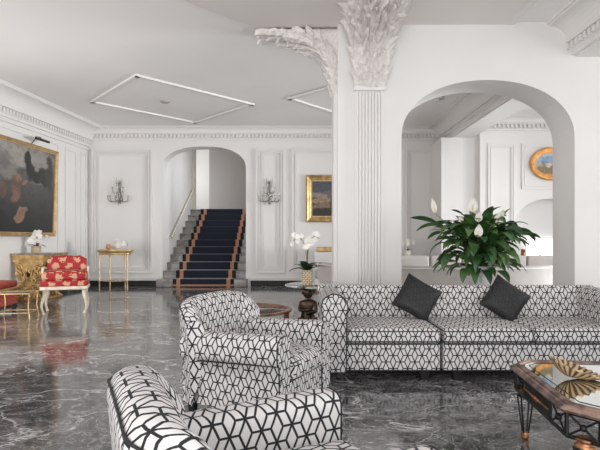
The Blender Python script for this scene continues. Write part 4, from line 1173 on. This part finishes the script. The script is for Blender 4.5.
mb = MB(); mb.rbox(-.28, .30, -.40, .40, 0.0, .05, .015, 2, 2); mb.build('foot_board', 'gilt', cons)
orchid('small white orchid in a woven pot on the stone top of the gilt console', W(36, 254, 10.75)*1+Vector((0, 0, 0)), .10, .15, 4, .22, [(.4, .24, .12), (1.2, .30, .10), (2.6, .20, .04)], .065, 8, fl_n=6).location.z = .98

# ------------------------------------------------------------------ red damask chair
def cabriole(parent, x, y, h, sx, sy, mat='cream'):
    P_ = []; R_ = []
    for i in range(11):
        q = i/10; off = .045*math.sin(q*PI*1.0)*(1 if q > .5 else .6)-.03*(1-q)*(1-q)*0+.025*(math.cos(q*2*PI)-1)*-.3
        P_.append((x+sx*(.022*math.sin(q*2*PI-.6)), y+sy*(.02*math.sin(q*2*PI-.6)), h*q)); R_.append(.018+.020*q**1.5+(.012 if i == 0 else 0))
    return MB().tube(P_, R_, 8).build('leg', mat, parent)
rc = thing('damask_chair', 'low chair in red and gold damask on cream curved legs, beside the gilt console', 'chair', (-4.12, 8.80, 0), math.radians(19))
rc.scale = (.97, .78, 1)
mb = MB(); rows = []; uvs = []
n = 24
for i in range(n+1):
    u = -1+2*i/n; x = u*.33; top = .985-.05*abs(u)**3+.012*math.cos(u*PI*3); row = []; ur = []
    yc = .30-.05*abs(u)**2
    for (q, z) in [(-.06, .42), (-.075, .60), (-.07, .80)]+[(-.06*math.cos(a), top-.06+.06*math.sin(a)) for a in arc(6, 0, 180)]+[(.06, .8), (.06, .42)]:
        row.append((x, yc+q+.12*(z-.4), z)); ur.append((x, z+q*.5))
    rows.append(row); uvs.append(ur)
mb.grid(rows, uvs, flip=True); mb.poly(rows[0]); mb.poly(rows[-1][::-1]); mb.build('backrest', 'damask', rc)
mb = MB(); mb.rbox(-.365, .365, -.36, .28, .57, .72, .06, 4, 6, crown=.03); mb.build('seat_cushion', 'damask', rc)
mb = MB(); mb.rbox(-.385, .385, -.37, .32, .47, .575, .03, 3, 6); mb.build('seat', 'damask', rc)
mb = MB(); mb.rbox(-.39, .39, -.36, .32, .41, .475, .02, 2, 2); mb.build('seat_rail', 'cream', rc)
for sx in (-1, 1):
    mb = MB(); mb.tube([(sx*.345, .25, .76), (sx*.365, .12, .78), (sx*.375, .0, .77), (sx*.375, -.05, .72), (sx*.37, -.03, .56)], [.02, .022, .024, .02, .018], 8); mb.build('arm', 'cream', rc)
    for sy in (-1, 1): cabriole(rc, sx*.34, sy*.28, .42, sx, sy)
# coral ottoman at the left edge
ot = thing('ottoman', 'coral red upholstered seat with a gilt rail at the left edge of the photo', 'ottoman', (-5.53, 8.75, 0), math.radians(3))
MB().rbox(-.42, .42, -.34, .34, .42, .53, .05, 4, 5, crown=.02).build('seat_cushion', 'coral', ot)
MB().rbox(-.44, .44, -.36, .36, .365, .42, .015, 2, 2).build('rail', 'gilt', ot)
MB().rbox(-.42, .42, -.33, .33, .11, .365, .03, 3, 4).build('skirt', 'coral', ot)
for sx in (-1, 1):
    for sy in (-1, 1): leg(ot, sx*.37, sy*.28, .12, .035, .025, 'legwood')
# gilt glass low table
lt = thing('gilt_low_table', 'small gilt and glass low table between the coral ottoman and the damask chair', 'table', (-4.62, 8.15, 0), math.radians(10))
mb = MB(); mb.rbox(-.27, .27, -.22, .22, .405, .415, .003, 1, 1); mb.build('glass_top', 'glass', lt)
mb = MB(); mb.tube(loop_rect(-.28, .28, -.23, .23, .41, .04), .010, 6, closed=True); mb.build('rim', 'brassy', lt)
mb = MB(); mb.tube(loop_rect(-.25, .25, -.20, .20, .10, .04), .008, 6, closed=True); mb.build('lower_rail', 'brassy', lt)
for sx in (-1, 1):
    for sy in (-1, 1): MB().tube([(sx*.26, sy*.21, .41), (sx*.24, sy*.19, .2), (sx*.27, sy*.22, 0)], .009, 6).build('leg', 'brassy', lt)
# ceiling light disc
cd = MB(); q = W(165, 101.5, 10.9); cd.lathe([(.001, H-.03), (.08, H-.03), (.10, H-.02), (.11, H), (.001, H)], q.x, q.y, 24)
tag(cd.build('ceiling_fitting', simple('grey_fitting', (.45, .42, .38), .5)), 'small round fitting in the centre of the ceiling diamond', 'ceiling fitting')
